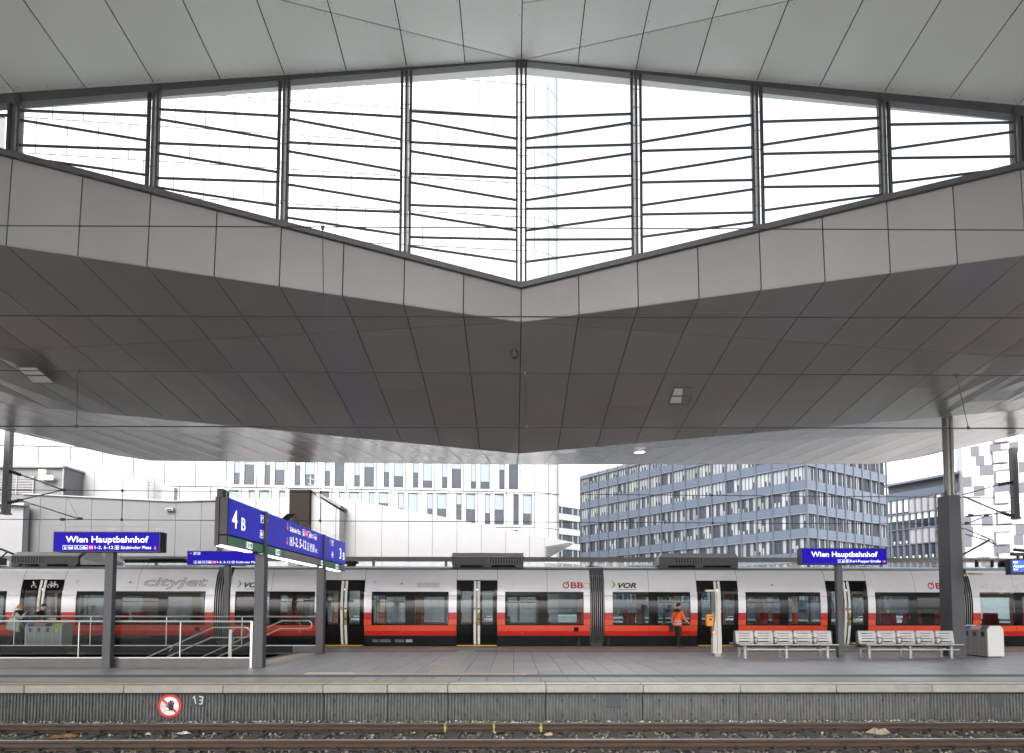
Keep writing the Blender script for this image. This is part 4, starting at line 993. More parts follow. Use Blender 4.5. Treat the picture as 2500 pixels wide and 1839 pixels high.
hanger('dark post hanging from the roof at the far left with catenary arms', ML, 80, 52, 180, 895, 0.12,
       [([(170, 558), (300, 600), (540, 690)], 0.032), ([(180, 773), (540, 690)], 0.026), ([(190, 785), (430, 858), (685, 940)], 0.026), ([(525, 945), (690, 940)], 0.022), ([(540, 690), (670, 930)], 0.006)],
       [((85, 525), (180, 562)), ((70, 800), (165, 778))], [(540, 690), (685, 935), (175, 778), (535, 942)], 'catenary posts hanging from the roof')
hanger('dark post hanging from the roof at the far right with catenary arms', Pp, 1770, 1800, 0, 650, 0.115,
       [([(830, 210), (1500, 28)], 0.022), ([(850, 245), (1560, 548)], 0.032), ([(880, 612), (1540, 550)], 0.026), ([(1265, 600), (910, 740)], 0.018), ([(930, 470), (968, 590)], 0.006)],
       [((1500, 28), (1730, -20)), ((1560, 545), (1760, 610))], [(1265, 590), (910, 735), (968, 592)], 'catenary posts hanging from the roof')
# ------------------------------------------------------------------ railings round the stairwell
M_HAND = mat('handrail_steel', (0.55, 0.55, 0.54), 0.3, 0.75)
def railing(label, Y, xend, joints, up0, group, zt):
    t = thing('glass_railing', label, 'railing', (xend, Y, 0), group)
    b = MB(); b.tube([(-26, Y, zt), (xend, Y, zt)], 0.026, 8); b.build('top_rail', M_HAND, t, True)
    b = MB(); b.box(-26, xend - 0.03, Y - 0.02, Y + 0.02, 0.245, 0.27); b.build('bottom_rail', M_HAND, t)
    b = MB(); b.box(up0, xend - 0.03, Y - 0.012, Y + 0.012, 0.0, 0.245); b.build('kick_plate', mat('kick_plate_steel', (0.10, 0.098, 0.095), 0.35, 0.3, var=0.12, scale=3), t)
    if up0 > -20: b = MB(); b.box(-26, up0 - 0.01, Y - 0.012, Y + 0.012, -0.3, 0.245); b.build('shaded_kick_plate', mat('kick_plate_shade', (0.012, 0.012, 0.012), 0.5, spec=0.2), t)  # far kick plate in shadow, its shade put into the black colour
    b = MB(); b.box(xend - 0.03, xend + 0.03, Y - 0.03, Y + 0.03, 0.0, zt); b.build('end_post', M_HAND, t)
    for a, c in zip(joints, joints[1:]):
        b = MB(); b.quad((a + 0.012, Y, 0.28), (c - 0.012, Y, 0.28), (c - 0.012, Y, zt - 0.04), (a + 0.012, Y, zt - 0.04)); b.build('glass_pane', glass('railing_glass', (0.66, 0.69, 0.68), 0.3), t)
        b = MB(); b.box(a - 0.010, a + 0.010, Y - 0.02, Y + 0.02, 0.27, zt - 0.02); b.build('joint_post', M_HAND, t)
XN = gz(622, 1628).x
railing('stainless railing with glass panes in front of the stairwell', 17.05, XN, [XN - 13.2, XN - 10.56, XN - 7.92, XN - 4.52, XN - 1.87, XN], -26, 'glass railings of the stairwell', 1.21)
railing('stainless railing with glass panes behind the stairwell', 22.7, XN + 0.1, [XN - 13.2, XN - 10.56, XN - 7.92, XN - 5.28, XN - 2.64, XN + 0.1], XN - 0.85, 'glass railings of the stairwell', 1.27)
def handrail(label, Y, xe, xk, z0, z1):
    t = thing('handrail', label, 'handrail', (xe, Y, 0), 'stair handrails'); sl = 0.46; L = 7.0
    pts = [(xk - L, Y, z0 - sl * L), (xk, Y, z0), (xe - 0.16, Y, z0)]
    n = 8; r = (z0 - z1) / 2
    for k in range(1, n): a = math.pi / 2 - math.pi * k / n; pts.append((xe - 0.16 + r * 1.1 * math.cos(a), Y, (z0 + z1) / 2 + r * math.sin(a)))
    pts += [(xe - 0.16, Y, z1), (xk - 0.05, Y, z1), (xk - L, Y, z1 - sl * (L - 0.05))]
    b = MB(); b.tube(pts, 0.022, 8); b.build('rail', M_HAND, t, True)
    s = 1 if Y < 20 else -1
    for x in (xe - 0.45, xk - 1.1, xk - 3.0):
        for z in (z0, z1):
            zz = z if x > xk else z - sl * (xk - x); b = MB(); b.tube([(x, Y, zz - 0.01), (x, Y - s * 0.02, zz - 0.07), (x, Y - s * 0.14, zz - 0.13)], 0.014, 6); b.build('bracket', M_HAND, t)
    if Y < 20:
        b = MB(); b.box(xe - 0.5, xe - 0.42, Y - 0.2, Y - 0.16, 0.0, z0 - 0.05); b.build('support_post', M_HAND, t)
p = at(612, 1545, 17.45); handrail('looped stainless handrail of the stairs on the near side', 17.45, p.x, at(521, 1533, 17.45).x, 1.04, 0.77)
p = at(762, 1527, 22.25); handrail('looped stainless handrail of the stairs on the far side', 22.25, p.x, at(688, 1517, 22.25).x, 1.13, 0.86)

# ------------------------------------------------------------------ signs
M_BLUE = mat('sign_blue', (0.010, 0.005, 0.24), 0.45, spec=0.10, emit=(0.008, 0.0, 0.55), estr=0.10)
M_SIGNF = mat('sign_frame', (0.02, 0.02, 0.06), 0.4); M_SIGND = mat('sign_housing', (0.03, 0.028, 0.027), 0.45, var=0.1, scale=5)
M_LET = mat('sign_white', (0.85, 0.85, 0.87), 0.5, emit=(0.9, 0.9, 1.0), estr=0.22); M_ARR = mat('sign_orange', (0.8, 0.2, 0.03), 0.5, emit=(0.9, 0.2, 0.04), estr=0.2); M_SRED = mat('sign_red', (0.7, 0.03, 0.06), 0.5, emit=(0.8, 0.05, 0.08), estr=0.2)
M_GREEN = mat('sign_green', (0.05, 0.26, 0.13), 0.4)
def frame_rect(b, o, xd, yd, x0, x1, y0, y1, w, mi=0):
    P = lambda x, y: o + xd * x + yd * y
    for a, c, d, e in ((x0, x1, y0, y0 + w), (x0, x1, y1 - w, y1), (x0, x0 + w, y0 + w, y1 - w), (x1 - w, x1, y0 + w, y1 - w)): b.quad(P(a, d), P(c, d), P(c, e), P(a, e), mi)
def rect(b, o, xd, yd, x0, x1, y0, y1, mi=0):
    P = lambda x, y: o + xd * x + yd * y; b.quad(P(x0, y0), P(x1, y0), P(x1, y1), P(x0, y1), mi)
def arrow(b, o, xd, yd, cx, cy, L, ang, mi=0):
    d = xd * math.cos(ang) + yd * math.sin(ang); s = xd * -math.sin(ang) + yd * math.cos(ang); c = o + xd * cx + yd * cy; w = L * 0.07
    b.quad(c - d * L * .5 - s * w, c + d * L * .42 - s * w, c + d * L * .42 + s * w, c - d * L * .5 + s * w, mi)
    for q in (1, -1): b.quad(c + d * L * .5, c + d * L * .1 + s * q * L * .33, c + d * L * .02 + s * q * L * .27, c + d * L * .36, mi)
def icon(parent, o, xd, yd, x, y, w, h, kind):
    b = MB(); frame_rect(b, o, xd, yd, x, x + w, y, y + h, h * 0.07)
    c = o + xd * (x + w / 2) + yd * (y + h / 2)
    if kind == 'info': rect(b, o, xd, yd, x + w * .42, x + w * .58, y + h * .18, y + h * .6); disc(b, c + yd * h * .24, h * .09, xd, yd, 8); rect(b, o, xd, yd, x + w * .3, x + w * .7, y + h * .13, y + h * .2)
    elif kind == 'bus': rect(b, o, xd, yd, x + w * .12, x + w * .88, y + h * .3, y + h * .58); disc(b, c - xd * w * .2 - yd * h * .24, h * .08, xd, yd, 8); disc(b, c + xd * w * .2 - yd * h * .24, h * .08, xd, yd, 8)
    elif kind == 'tram': rect(b, o, xd, yd, x + w * .62, x + w * .92, y + h * .2, y + h * .55); rect(b, o, xd, yd, x + w * .66, x + w * .80, y + h * .55, y + h * .72)
    elif kind == 'train': rect(b, o, xd, yd, x + w * .3, x + w * .7, y + h * .3, y + h * .8); rect(b, o, xd, yd, x + w * .2, x + w * .38, y + h * .12, y + h * .22); rect(b, o, xd, yd, x + w * .62, x + w * .8, y + h * .12, y + h * .22)
    elif kind == 'ring': disc(b, c, h * .3, xd, yd, 12, 0, h * .18); rect(b, o, xd, yd, x + w * .4, x + w * .6, y + h * .1, y + h * .26)
    elif kind == 'exit': rect(b, o, xd, yd, x + w * .2, x + w * .5, y + h * .2, y + h * .8); arrow(b, o, xd, yd, x + w * .66, y + h * .5, w * .5, 0)
    elif kind == 'lift': rect(b, o, xd, yd, x + w * .2, x + w * .4, y + h * .2, y + h * .8); rect(b, o, xd, yd, x + w * .5, x + w * .8, y + h * .55, y + h * .8)
    elif kind == 'wc': rect(b, o, xd, yd, x + w * .2, x + w * .42, y + h * .15, y + h * .68); disc(b, c + yd * h * .3 - xd * w * .19, h * .09, xd, yd, 8); rect(b, o, xd, yd, x + w * .58, x + w * .8, y + h * .15, y + h * .68); disc(b, c + yd * h * .3 + xd * w * .19, h * .09, xd, yd, 8)
    b.build('symbol', M_LET, parent)
def text(parent, s, o, xd, yd, x, y, w, h, m, bold=0.016):
    if h < 0.1: bold = 0.004
    b = MB(); put_text(b, s, o + xd * x + yd * y, xd, yd, w, h, 0, bold); b.build('lettering', m, parent)
def spikes(parent, pts):
    b = MB()
    for p in pts:
        b.tube([p, p + ZD * 0.16], 0.004, 3)
    for p, q in zip(pts, pts[1:]): b.tube([p + ZD * 0.15, q + ZD * 0.15], 0.003, 3)
    tag(b.build('bird_spikes', mat('spike_wire', (0.35, 0.35, 0.36), 0.4, 0.6), parent), kind='stuff')
def name_sign(label, Y, u0, u1, v0, v1, upost, wpost, kind, depth=0.34):
    x0, x1 = at(u0, v1, Y).x, at(u1, v1, Y).x; z0, z1 = at(u0, v1, Y).z, at(u0, v0, Y).z; xp = at(upost, v1, Y).x; w = x1 - x0; h = z1 - z0
    t = thing('platform_sign', label, 'sign', (xp, Y + depth / 2, 0), 'blue station signs on posts')
    b = MB(); b.box(x0 + 0.01, x1 - 0.01, Y + 0.01, Y + depth, z0, z1); 
    b.box(x0 - 0.0, x1 + 0.0, Y + 0.0, Y + 0.03, z0 - 0.0, z0 + 0.02); b.box(x0, x1, Y, Y + 0.03, z1 - 0.02, z1); b.box(x0, x0 + 0.02, Y, Y + .03, z0 + .02, z1 - .02); b.box(x1 - .02, x1, Y, Y + .03, z0 + .02, z1 - .02)
    for k in (0.35, 0.65): b.box(x1 - 0.012, x1 + 0.004, Y + depth * k, Y + depth * k + 0.02, z0 + .01, z1 - .01)
    b.build('housing', M_SIGND, t)
    b = MB(); b.quad((x0 + .02, Y + .006, z0 + .02), (x1 - .02, Y + .006, z0 + .02), (x1 - .02, Y + .006, z1 - .02), (x0 + .02, Y + .006, z1 - .02)); face = b.build('sign_face', M_BLUE, t)
    b = MB(); b.cbox(xp - wpost / 2, xp + wpost / 2, Y + depth / 2 - wpost * .4, Y + depth / 2 + wpost * .4, 0.0, z0 - 0.002, 0.01); b.build('post', M_POST, t)
    o = Vector((x0, Y + 0.002, z0))
    if kind == 'left':
        text(face, 'Wien Hauptbahnhof', o, XD, ZD, w * 0.115, h * 0.47, w * 0.775, h * 0.30, M_LET, 0.02); q = h * 0.2; y = h * 0.115
        icon(face, o, XD, ZD, w * .09, y, w * .042, q, 'info'); icon(face, o, XD, ZD, w * .145, y, w * .04, q, 'bus'); icon(face, o, XD, ZD, w * .198, y, w * .125, q, 'tram'); text(face, '18, O', o, XD, ZD, w * .207, h * .155, w * .062, h * .115, M_LET)
        b = MB(); rect(b, o, XD, ZD, w * .333, w * .375, y, y + q); r_ = b.build('red_square', M_SRED, face); text(face, 'U1', o - YD * .002, XD, ZD, w * .339, h * .16, w * .03, h * .11, M_LET)
        text(face, '1-2, 5-12', o, XD, ZD, w * .39, h * .14, w * .172, h * .15, M_LET); icon(face, o, XD, ZD, w * .578, y, w * .038, q, 'ring'); text(face, 'Südtiroler Platz', o, XD, ZD, w * .634, h * .14, w * .285, h * .15, M_LET)
        b = MB(); arrow(b, o, XD, ZD, w * .955, h * .2, h * .2, -math.pi / 2); b.build('arrow', M_ARR, face)
    elif kind == 'right':
        text(face, 'Wien Hauptbahnhof', o, XD, ZD, w * 0.115, h * 0.47, w * 0.775, h * 0.30, M_LET, 0.02); q = h * 0.2; y = h * 0.1
        icon(face, o, XD, ZD, w * .425, y, w * .08, q, 'tram'); text(face, 'D', o, XD, ZD, w * .435, h * .14, w * .022, h * .115, M_LET); icon(face, o, XD, ZD, w * .518, y, w * .04, q, 'exit')
        text(face, 'Karl-Popper-Straße', o, XD, ZD, w * .57, h * .125, w * .355, h * .155, M_LET); b = MB(); arrow(b, o, XD, ZD, w * .965, h * .19, h * .22, 0); b.build('arrow', M_ARR, face)
    else:
        y = h * .72; b = MB(); arrow(b, o, XD, ZD, w * .05, h * .82, h * .16, math.pi); b.build('arrow', M_ARR, face)
        icon(face, o, XD, ZD, w * .085, y, w * .035, h * .19, 'lift'); icon(face, o, XD, ZD, w * .135, y, w * .035, h * .19, 'ring'); y = h * .1; q = h * .18
        icon(face, o, XD, ZD, w * .09, y, w * .042, q, 'info'); icon(face, o, XD, ZD, w * .145, y, w * .04, q, 'bus'); icon(face, o, XD, ZD, w * .198, y, w * .125, q, 'tram'); text(face, '18, O', o, XD, ZD, w * .207, h * .14, w * .062, h * .1, M_LET)
        b = MB(); rect(b, o, XD, ZD, w * .333, w * .375, y, y + q); b.build('red_square', M_SRED, face); text(face, 'U1', o - YD * .002, XD, ZD, w * .339, h * .14, w * .03, h * .1, M_LET)
        text(face, '1-2, 5-12', o, XD, ZD, w * .39, h * .12, w * .172, h * .15, M_LET); icon(face, o, XD, ZD, w * .578, y, w * .038, q, 'ring'); text(face, 'Südtiroler Platz', o, XD, ZD, w * .634, h * .12, w * .285, h * .15, M_LET)
    spikes(t, [Vector((lerp(x0, x1, k), Y + 0.12, z1)) for k in ([.02, .035, .05, .065, .08, .48, .495, .51, .525, .54, .94, .955, .97, .985])])
name_sign('blue station name sign on a post at the left, in front of the glass railing', 16.75, 129, 390, 1298, 1347, 262, 0.215, 'left')
name_sign('blue station name sign on a post between the two benches', 20.5, 1957, 2166, 1338, 1378, 2053, 0.2, 'right')
name_sign('blue direction sign partly hidden behind the large overhead sign', 23.1, 456, 645, 1345, 1379, 551, 0.19, 'rear')

# large cross-platform direction sign on two posts
XS = -6.62
big = thing('direction_sign', 'large blue and green overhead direction sign on two posts across the platform', 'sign', (XS - 0.2, 20.5, 0))
y0, y1 = at(556, 1300, 14.6).y, 25.3
Ynear = None
def yof(u):            # depth at which the plane X=XS shows in photo column u
    d = ray(u, 1330); return XS / d.x * d.y
y0, y1 = yof(556), yof(843)
zb, zg1, zb1, zt = 3.02, 3.235, 3.27, 4.12
b = MB(); b.box(XS - 0.30, XS - 0.012, y0 - 0.02, y1 + 0.02, zb, zg1); b.box(XS - 0.30, XS - 0.012, y0 - 0.02, y1 + 0.02, zb1, zt); b.box(XS - 0.26, XS - 0.08, y0 + 0.1, y1 - 0.1, zg1, zb1)
b.box(XS - 0.29, XS - 0.20, y0 - 0.05, y0 + 0.02, zb - 0.02, zt + 0.02); b.build('housing', M_SIGND, big)
P_post = [yof(646), yof(791)]
def vrect(name, m, ya, yb, za, zc, parent, x=XS):
    b = MB(); b.quad((x, ya, za), (x, yb, za), (x, yb, zc), (x, ya, zc)); return b.build(name, m, parent)
g1, g2 = P_post
cuts = [(y0, yof(602)), (yof(602) + .01, g1 - 0.1), (g1 + 0.1, yof(695)), (yof(695) + .01, g2 - 0.08), (g2 + 0.08, yof(824)), (yof(824) + .01, y1)]
faces = [vrect('sign_face', mat('sign_blue_dim', (0.012, 0.016, 0.30), 0.4, spec=0.2, emit=(0.012, 0.012, 0.42), estr=0.14), a, c, zb1, zt, big) for a, c in cuts]
vrect('exit_strip', M_GREEN, y0, g1 - 0.1, zb, zg1, big); vrect('exit_strip', M_GREEN, g1 + .1, yof(695), zb, zg1, big); vrect('blank_strip', mat('strip_grey', (0.3, 0.28, 0.25), 0.5), yof(695) + .005, yof(776), zb, zg1, big); vrect('exit_strip', M_GREEN, yof(776) + .005, g2 - .08, zb, zg1, big); vrect('exit_strip', M_GREEN, g2 + .08, y1, zb, zg1, big)
for (a, c) in ((y0 - 0.1, g1 - 0.5), (g1 + .2, g2 - .4), (g2 + .2, y1 - .2)):
    b = MB(); b.box(XS - 0.26, XS - 0.12, a + .1, c, zb - 0.03, zb - 0.001); b.build('light_strip', mat('strip_lamp', (1, 1, 1), 0.5, emit=(1, 0.97, 0.92), estr=1.3), big)
for yp in P_post:
    b = MB(); b.cbox(XS - 0.2, XS + 0.06, yp - 0.12, yp + 0.12, 0.0, zb - 0.035, 0.012); b.build('post', M_POST, big)
    b = MB(); b.box(XS - 0.012, XS + 0.04, yp - 0.085, yp + 0.085, zb - 0.034, zt + 0.01); b.build('cover_strip', M_POST, big)
o = lambda y, z, e=0.003: Vector((XS + e, y, z))
def yt(s, u0, u1, z, h, face, m=M_LET, bold=0.016):
    a, c = yof(u0), yof(u1); text(face, s, o(a, z), YD, ZD, 0, 0, c - a, h, m, bold)
yt('4', 565, 578, 3.46, 0.42, faces[0]); yt('B', 588, 598, 3.46, 0.30, faces[0])
def yi(kind, u0, u1, z, h, face): a, c = yof(u0), yof(u1); icon(face, o(a, z), YD, ZD, 0, 0, c - a, h, kind)
yi('lift', 634.5, 642, 3.80, 0.2, faces[1]); yi('exit', 634, 642, 3.40, 0.2, faces[1])
def ya(u, z, L, ang, face): b = MB(); arrow(b, o(yof(u), z), YD, ZD, 0, 0, L, ang); b.build('arrow', M_ARR, face)
ya(651, 3.89, 0.26, math.pi / 2, faces[1])
ya(701, 3.95, 0.22, -math.pi / 2, faces[3]); ya(701, 3.52, 0.22, -math.pi / 2, faces[3])
yt('Südtiroler Platz', 707, 733, 3.84, 0.14, faces[3])
yi('ring', 738, 743, 3.84, 0.2, faces[3]); b = MB(); b.quad(o(yof(744.5), 3.86), o(yof(750), 3.86), o(yof(750), 4.04), o(yof(744.5), 4.04)); b.build('red_square', M_SRED, faces[3]); yt('U1', 745.3, 749.2, 3.9, 0.1, faces[3])
yi('tram', 751, 757, 3.84, 0.2, faces[3]); yt('18, O', 757.5, 765, 3.87, 0.13, faces[3]); yi('bus', 767, 772.5, 3.84, 0.18, faces[3])
yi('train', 707, 713.5, 3.42, 0.24, faces[3]); yt('1-2, 5-12', 715, 747.5, 3.44, 0.26, faces[3]); yi('info', 750, 754, 3.42, 0.24, faces[3]); yi('lift', 757, 761.5, 3.42, 0.24, faces[3]); yi('wc', 763, 767.5, 3.42, 0.24, faces[3]); yt('WC', 769.5, 774.5, 3.42, 0.12, faces[3])
yt('3', 829, 833.5, 3.45, 0.40, faces[5]); yt('B', 837.5, 841.5, 3.45, 0.28, faces[5]); yi('lift', 809.5, 814, 3.85, 0.2, faces[4]); yi('exit', 810, 814, 3.42, 0.2, faces[4]); ya(806, 3.95, 0.2, math.pi / 2, faces[4])
for u0, u1 in ((602, 616), (673.5, 684), (784.5, 791), (820.5, 827)):
    a, c = yof(u0), yof(u1); b = MB(); b.quad(o(a, zb + .03), o(c, zb + .03), o(c, zg1 - .03), o(a, zg1 - .03)); b.build('exit_symbol', M_LET, big)
    b = MB(); w = c - a
    for q in ((.12, .3, .1, .9), (.62, .9, .15, .85)): b.quad(o(a + w * q[0], lerp(zb + .03, zg1 - .03, q[2]), .006), o(a + w * q[1], lerp(zb + .03, zg1 - .03, q[2]), .006), o(a + w * q[1], lerp(zb + .03, zg1 - .03, q[3]), .006), o(a + w * q[0], lerp(zb + .03, zg1 - .03, q[3]), .006))
    b.tube([o(a + w * .38, zb + .06, .005), o(a + w * .46, zb + .12, .005), o(a + w * .5, zb + .16, .005)], 0.012, 4); b.build('exit_figure', M_GREEN, big)
spikes(big, [Vector((XS - 0.05, lerp(y0, y1, k / 12), zt)) for k in range(13)])
b = MB(); xq = at(554, 1210, y0 + 0.5).x; b.box(XS - 0.29, XS - 0.16, y0 + 0.02, y0 + 0.35, zt - 0.01, zt + 0.22); b.build('end_upstand', M_SIGND, big)
b = MB(); yy = yof(722); b.add([(XS - .36, yy - .5, zt), (XS - .1, yy - .5, zt), (XS - .1, yy + .5, zt), (XS - .36, yy + .5, zt), (XS - .36, yy + .25, zt + .35), (XS - .1, yy + .25, zt + .35)], [(0, 1, 5, 4), (1, 2, 5), (2, 3, 4, 5), (3, 0, 4), (0, 3, 2, 1)]); b.build('loudspeaker', M_BLACK, big)

# ------------------------------------------------------------------ benches
M_BEN = mat('bench_metal', (0.42, 0.42, 0.41), 0.4, 0.4, var=0.06, scale=8); M_BLEG = mat('bench_leg', (0.34, 0.34, 0.34), 0.45, 0.4); M_BDK = mat('bench_frame_dark', (0.05, 0.05, 0.05), 0.5)
SW = 0.632
def curve_prof(s):   # seat and back profile of one side, s = -1 towards the viewer
    return [(s * 0.50, 0.425), (s * 0.485, 0.445), (s * 0.30, 0.435), (s * 0.16, 0.425), (s * 0.105, 0.45), (s * 0.085, 0.50), (s * 0.075, 0.56), (s * 0.068, 0.60), (s * 0.062, 0.64), (s * 0.056, 0.68), (s * 0.05, 0.72), (s * 0.044, 0.76), (s * 0.036, 0.80), (s * 0.02, 0.855), (s * 0.008, 0.86)]
def bench(label, uc, vleg):
    c = gz(uc, vleg); yc = c.y + 0.28; t = thing('bench', label, 'bench', (c.x, yc, 0), 'double sided metal benches')
    for s in (-1, 1):
        pr = curve_prof(s)
        for k in range(5):
            b = MB(); xa, xb = c.x + (k - 2.5) * SW + 0.035, c.x + (k - 1.5) * SW - 0.035; xs = [xa, xa + 0.09, xb - 0.09, xb]
            for i in range(len(pr) - 1):
                slot = i in (5, 7, 9, 11)
                (ya, za), (yb, zb_) = pr[i], pr[i + 1]
                for j in range(3):
                    if slot and j == 1:
                        f = 0.55; ym, zm = lerp(ya, yb, f), lerp(za, zb_, f)
                        b.add([(xs[j], yc + ym, zm), (xs[j + 1], yc + ym, zm), (xs[j + 1], yc + yb, zb_), (xs[j], yc + yb, zb_)], [(0, 1, 2, 3)]); continue
                    b.add([(xs[j], yc + ya, za), (xs[j + 1], yc + ya, za), (xs[j + 1], yc + yb, zb_), (xs[j], yc + yb, zb_)], [(0, 1, 2, 3)])
            b.add([(xa, yc + s * .5, .425), (xb, yc + s * .5, .425), (xb, yc + s * .46, .40), (xa, yc + s * .46, .40)], [(0, 1, 2, 3)])
            b.build('seat_panel', M_BEN, t)
        for k in range(1, 5):
            x = c.x + (k - 2.5) * SW; b = MB()
            b.tube([(x, yc + s * .07, .63), (x, yc + s * .2, .645), (x, yc + s * .36, .64), (x, yc + s * .38, .61), (x, yc + s * .30, .50), (x, yc + s * .22, .44)], 0.02, 6); b.build('armrest', M_BEN, t, True)
        b = MB(); b.box(c.x - 2.46 * SW, c.x + 2.46 * SW, yc + s * .515 - .012, yc + s * .515 + .012, .425, .45); b.build('front_edge', M_BEN, t)
        b = MB(); b.bar((c.x - 2.15 * SW, yc + s * .32, .27), (c.x + 2.45 * SW, yc + s * .32, .27), 0.03, 0.03); b.build('rail', M_BEN, t)
        for q in (-1, 0, 1):
            x = c.x + q * 1.32 + 0.0; b = MB(); b.lathe([(.07, 0), (.07, .02), (.055, .04), (.06, .3), (.06, .38)], (x, yc + s * .25, 0), 12); b.build('leg', M_BLEG, t, True)
    b = MB()
    for k in range(6): x = c.x + (k - 2.5) * SW; b.box(x - .025, x + .025, yc - .44, yc + .44, .375, .415); b.box(x - .02, x + .02, yc - .02, yc + .02, .415, .84)
    b.build('support_frame', M_BDK, t)
    for k in range(1, 5):
        b = MB(); x = c.x + (k - 2.5) * SW
        for z in (.55, .62, .69, .76): b.box(x - .034, x + .034, yc - .05, yc + .05, z, z + .035)
        b.build('back_links', M_BEN, t)
    b = MB(); b.bar((c.x - 2.5 * SW, yc, .36), (c.x + 2.5 * SW, yc, .36), .06, .06); b.build('beam', M_BDK, t)
bench('grey metal double sided bench left of the sign post', 1921, 1607)
bench('grey metal double sided bench right of the sign post beside the pier', 2224, 1607)

# ------------------------------------------------------------------ help point pillar with orange box
c = gz(1752, 1603); hp = thing('ticket_pillar', 'slim cream pillar with orange ticket validator left of the benches', 'pillar', (c.x, c.y, 0))
M_CRM = mat('cream_enamel', (0.55, 0.53, 0.48), 0.4, var=0.05, scale=4)
b = MB(); b.box(c.x - .09, c.x + .10, c.y, c.y + .16, 0, .1); b.build('foot', M_BLEG, hp)
b = MB(); P = [(-.15, .1), (.135, .1), (.14, .5), (.12, 1.2), (.10, 2.13), (.06, 2.17), (-.05, 2.17), (-.05, 1.3), (-.15, .55)]
b.prism([(c.x + p[0], c.y - .02, p[1]) for p in P], (0, .2, 0)); b.build('shell', M_CRM, hp)
b = MB(); b.box(c.x - .01, c.x + .0, c.y - .028, c.y - .02, .12, 2.1); b.build('seam', M_JOINT, hp)
b = MB(); b.box(c.x - .18, c.x - .045, c.y + .01, c.y + .15, 1.46, 2.1); b.build('display', mat('display_dark', (0.05, 0.06, 0.07), 0.15), hp)
b = MB(); b.box(c.x - .16, c.x - .06, c.y + .01, c.y + .15, .7, 1.46); b.build('backbox', mat('backbox_brown', (0.2, 0.16, 0.1), 0.5), hp)
b = MB(); b.cbox(c.x - .36, c.x - .13, c.y - .08, c.y + .1, .99, 1.38, .025); vb = b.build('ticket_validator', mat('validator_orange', (0.75, 0.25, 0.02), 0.4), hp)
b = MB(); b.box(c.x - .33, c.x - .16, c.y - .086, c.y - .08, 1.29, 1.31); b.box(c.x - .28, c.x - .2, c.y - .086, c.y - .08, 1.18, 1.24); b.build('slot', M_BLACK, vb)
b = MB(); q = Vector((c.x - .105, c.y - .026, .79)); disc(b, q, .08, XD, ZD, 20, 0, .058); b.quad(*[q + Vector((a, -.002, d)) for a, d in ((-.05, .035), (-.04, .05), (.05, -.035), (.04, -.05))]); b.build('prohibition_ring', mat('ring_red', (0.6, 0.03, 0.03), 0.5), hp)
b = MB(); disc(b, q + YD * .002, .06, XD, ZD, 18); b.build('prohibition_disc', M_WHITE, hp)
b = MB(); b.box(c.x + .103, c.x + .2, c.y + .05, c.y + .16, .05, 2.3) if False else b.box(c.x - .35, c.x - .05, c.y + .02, c.y + .12, 2.13, 2.19); b.build('lamp_arm', M_CRM, hp)

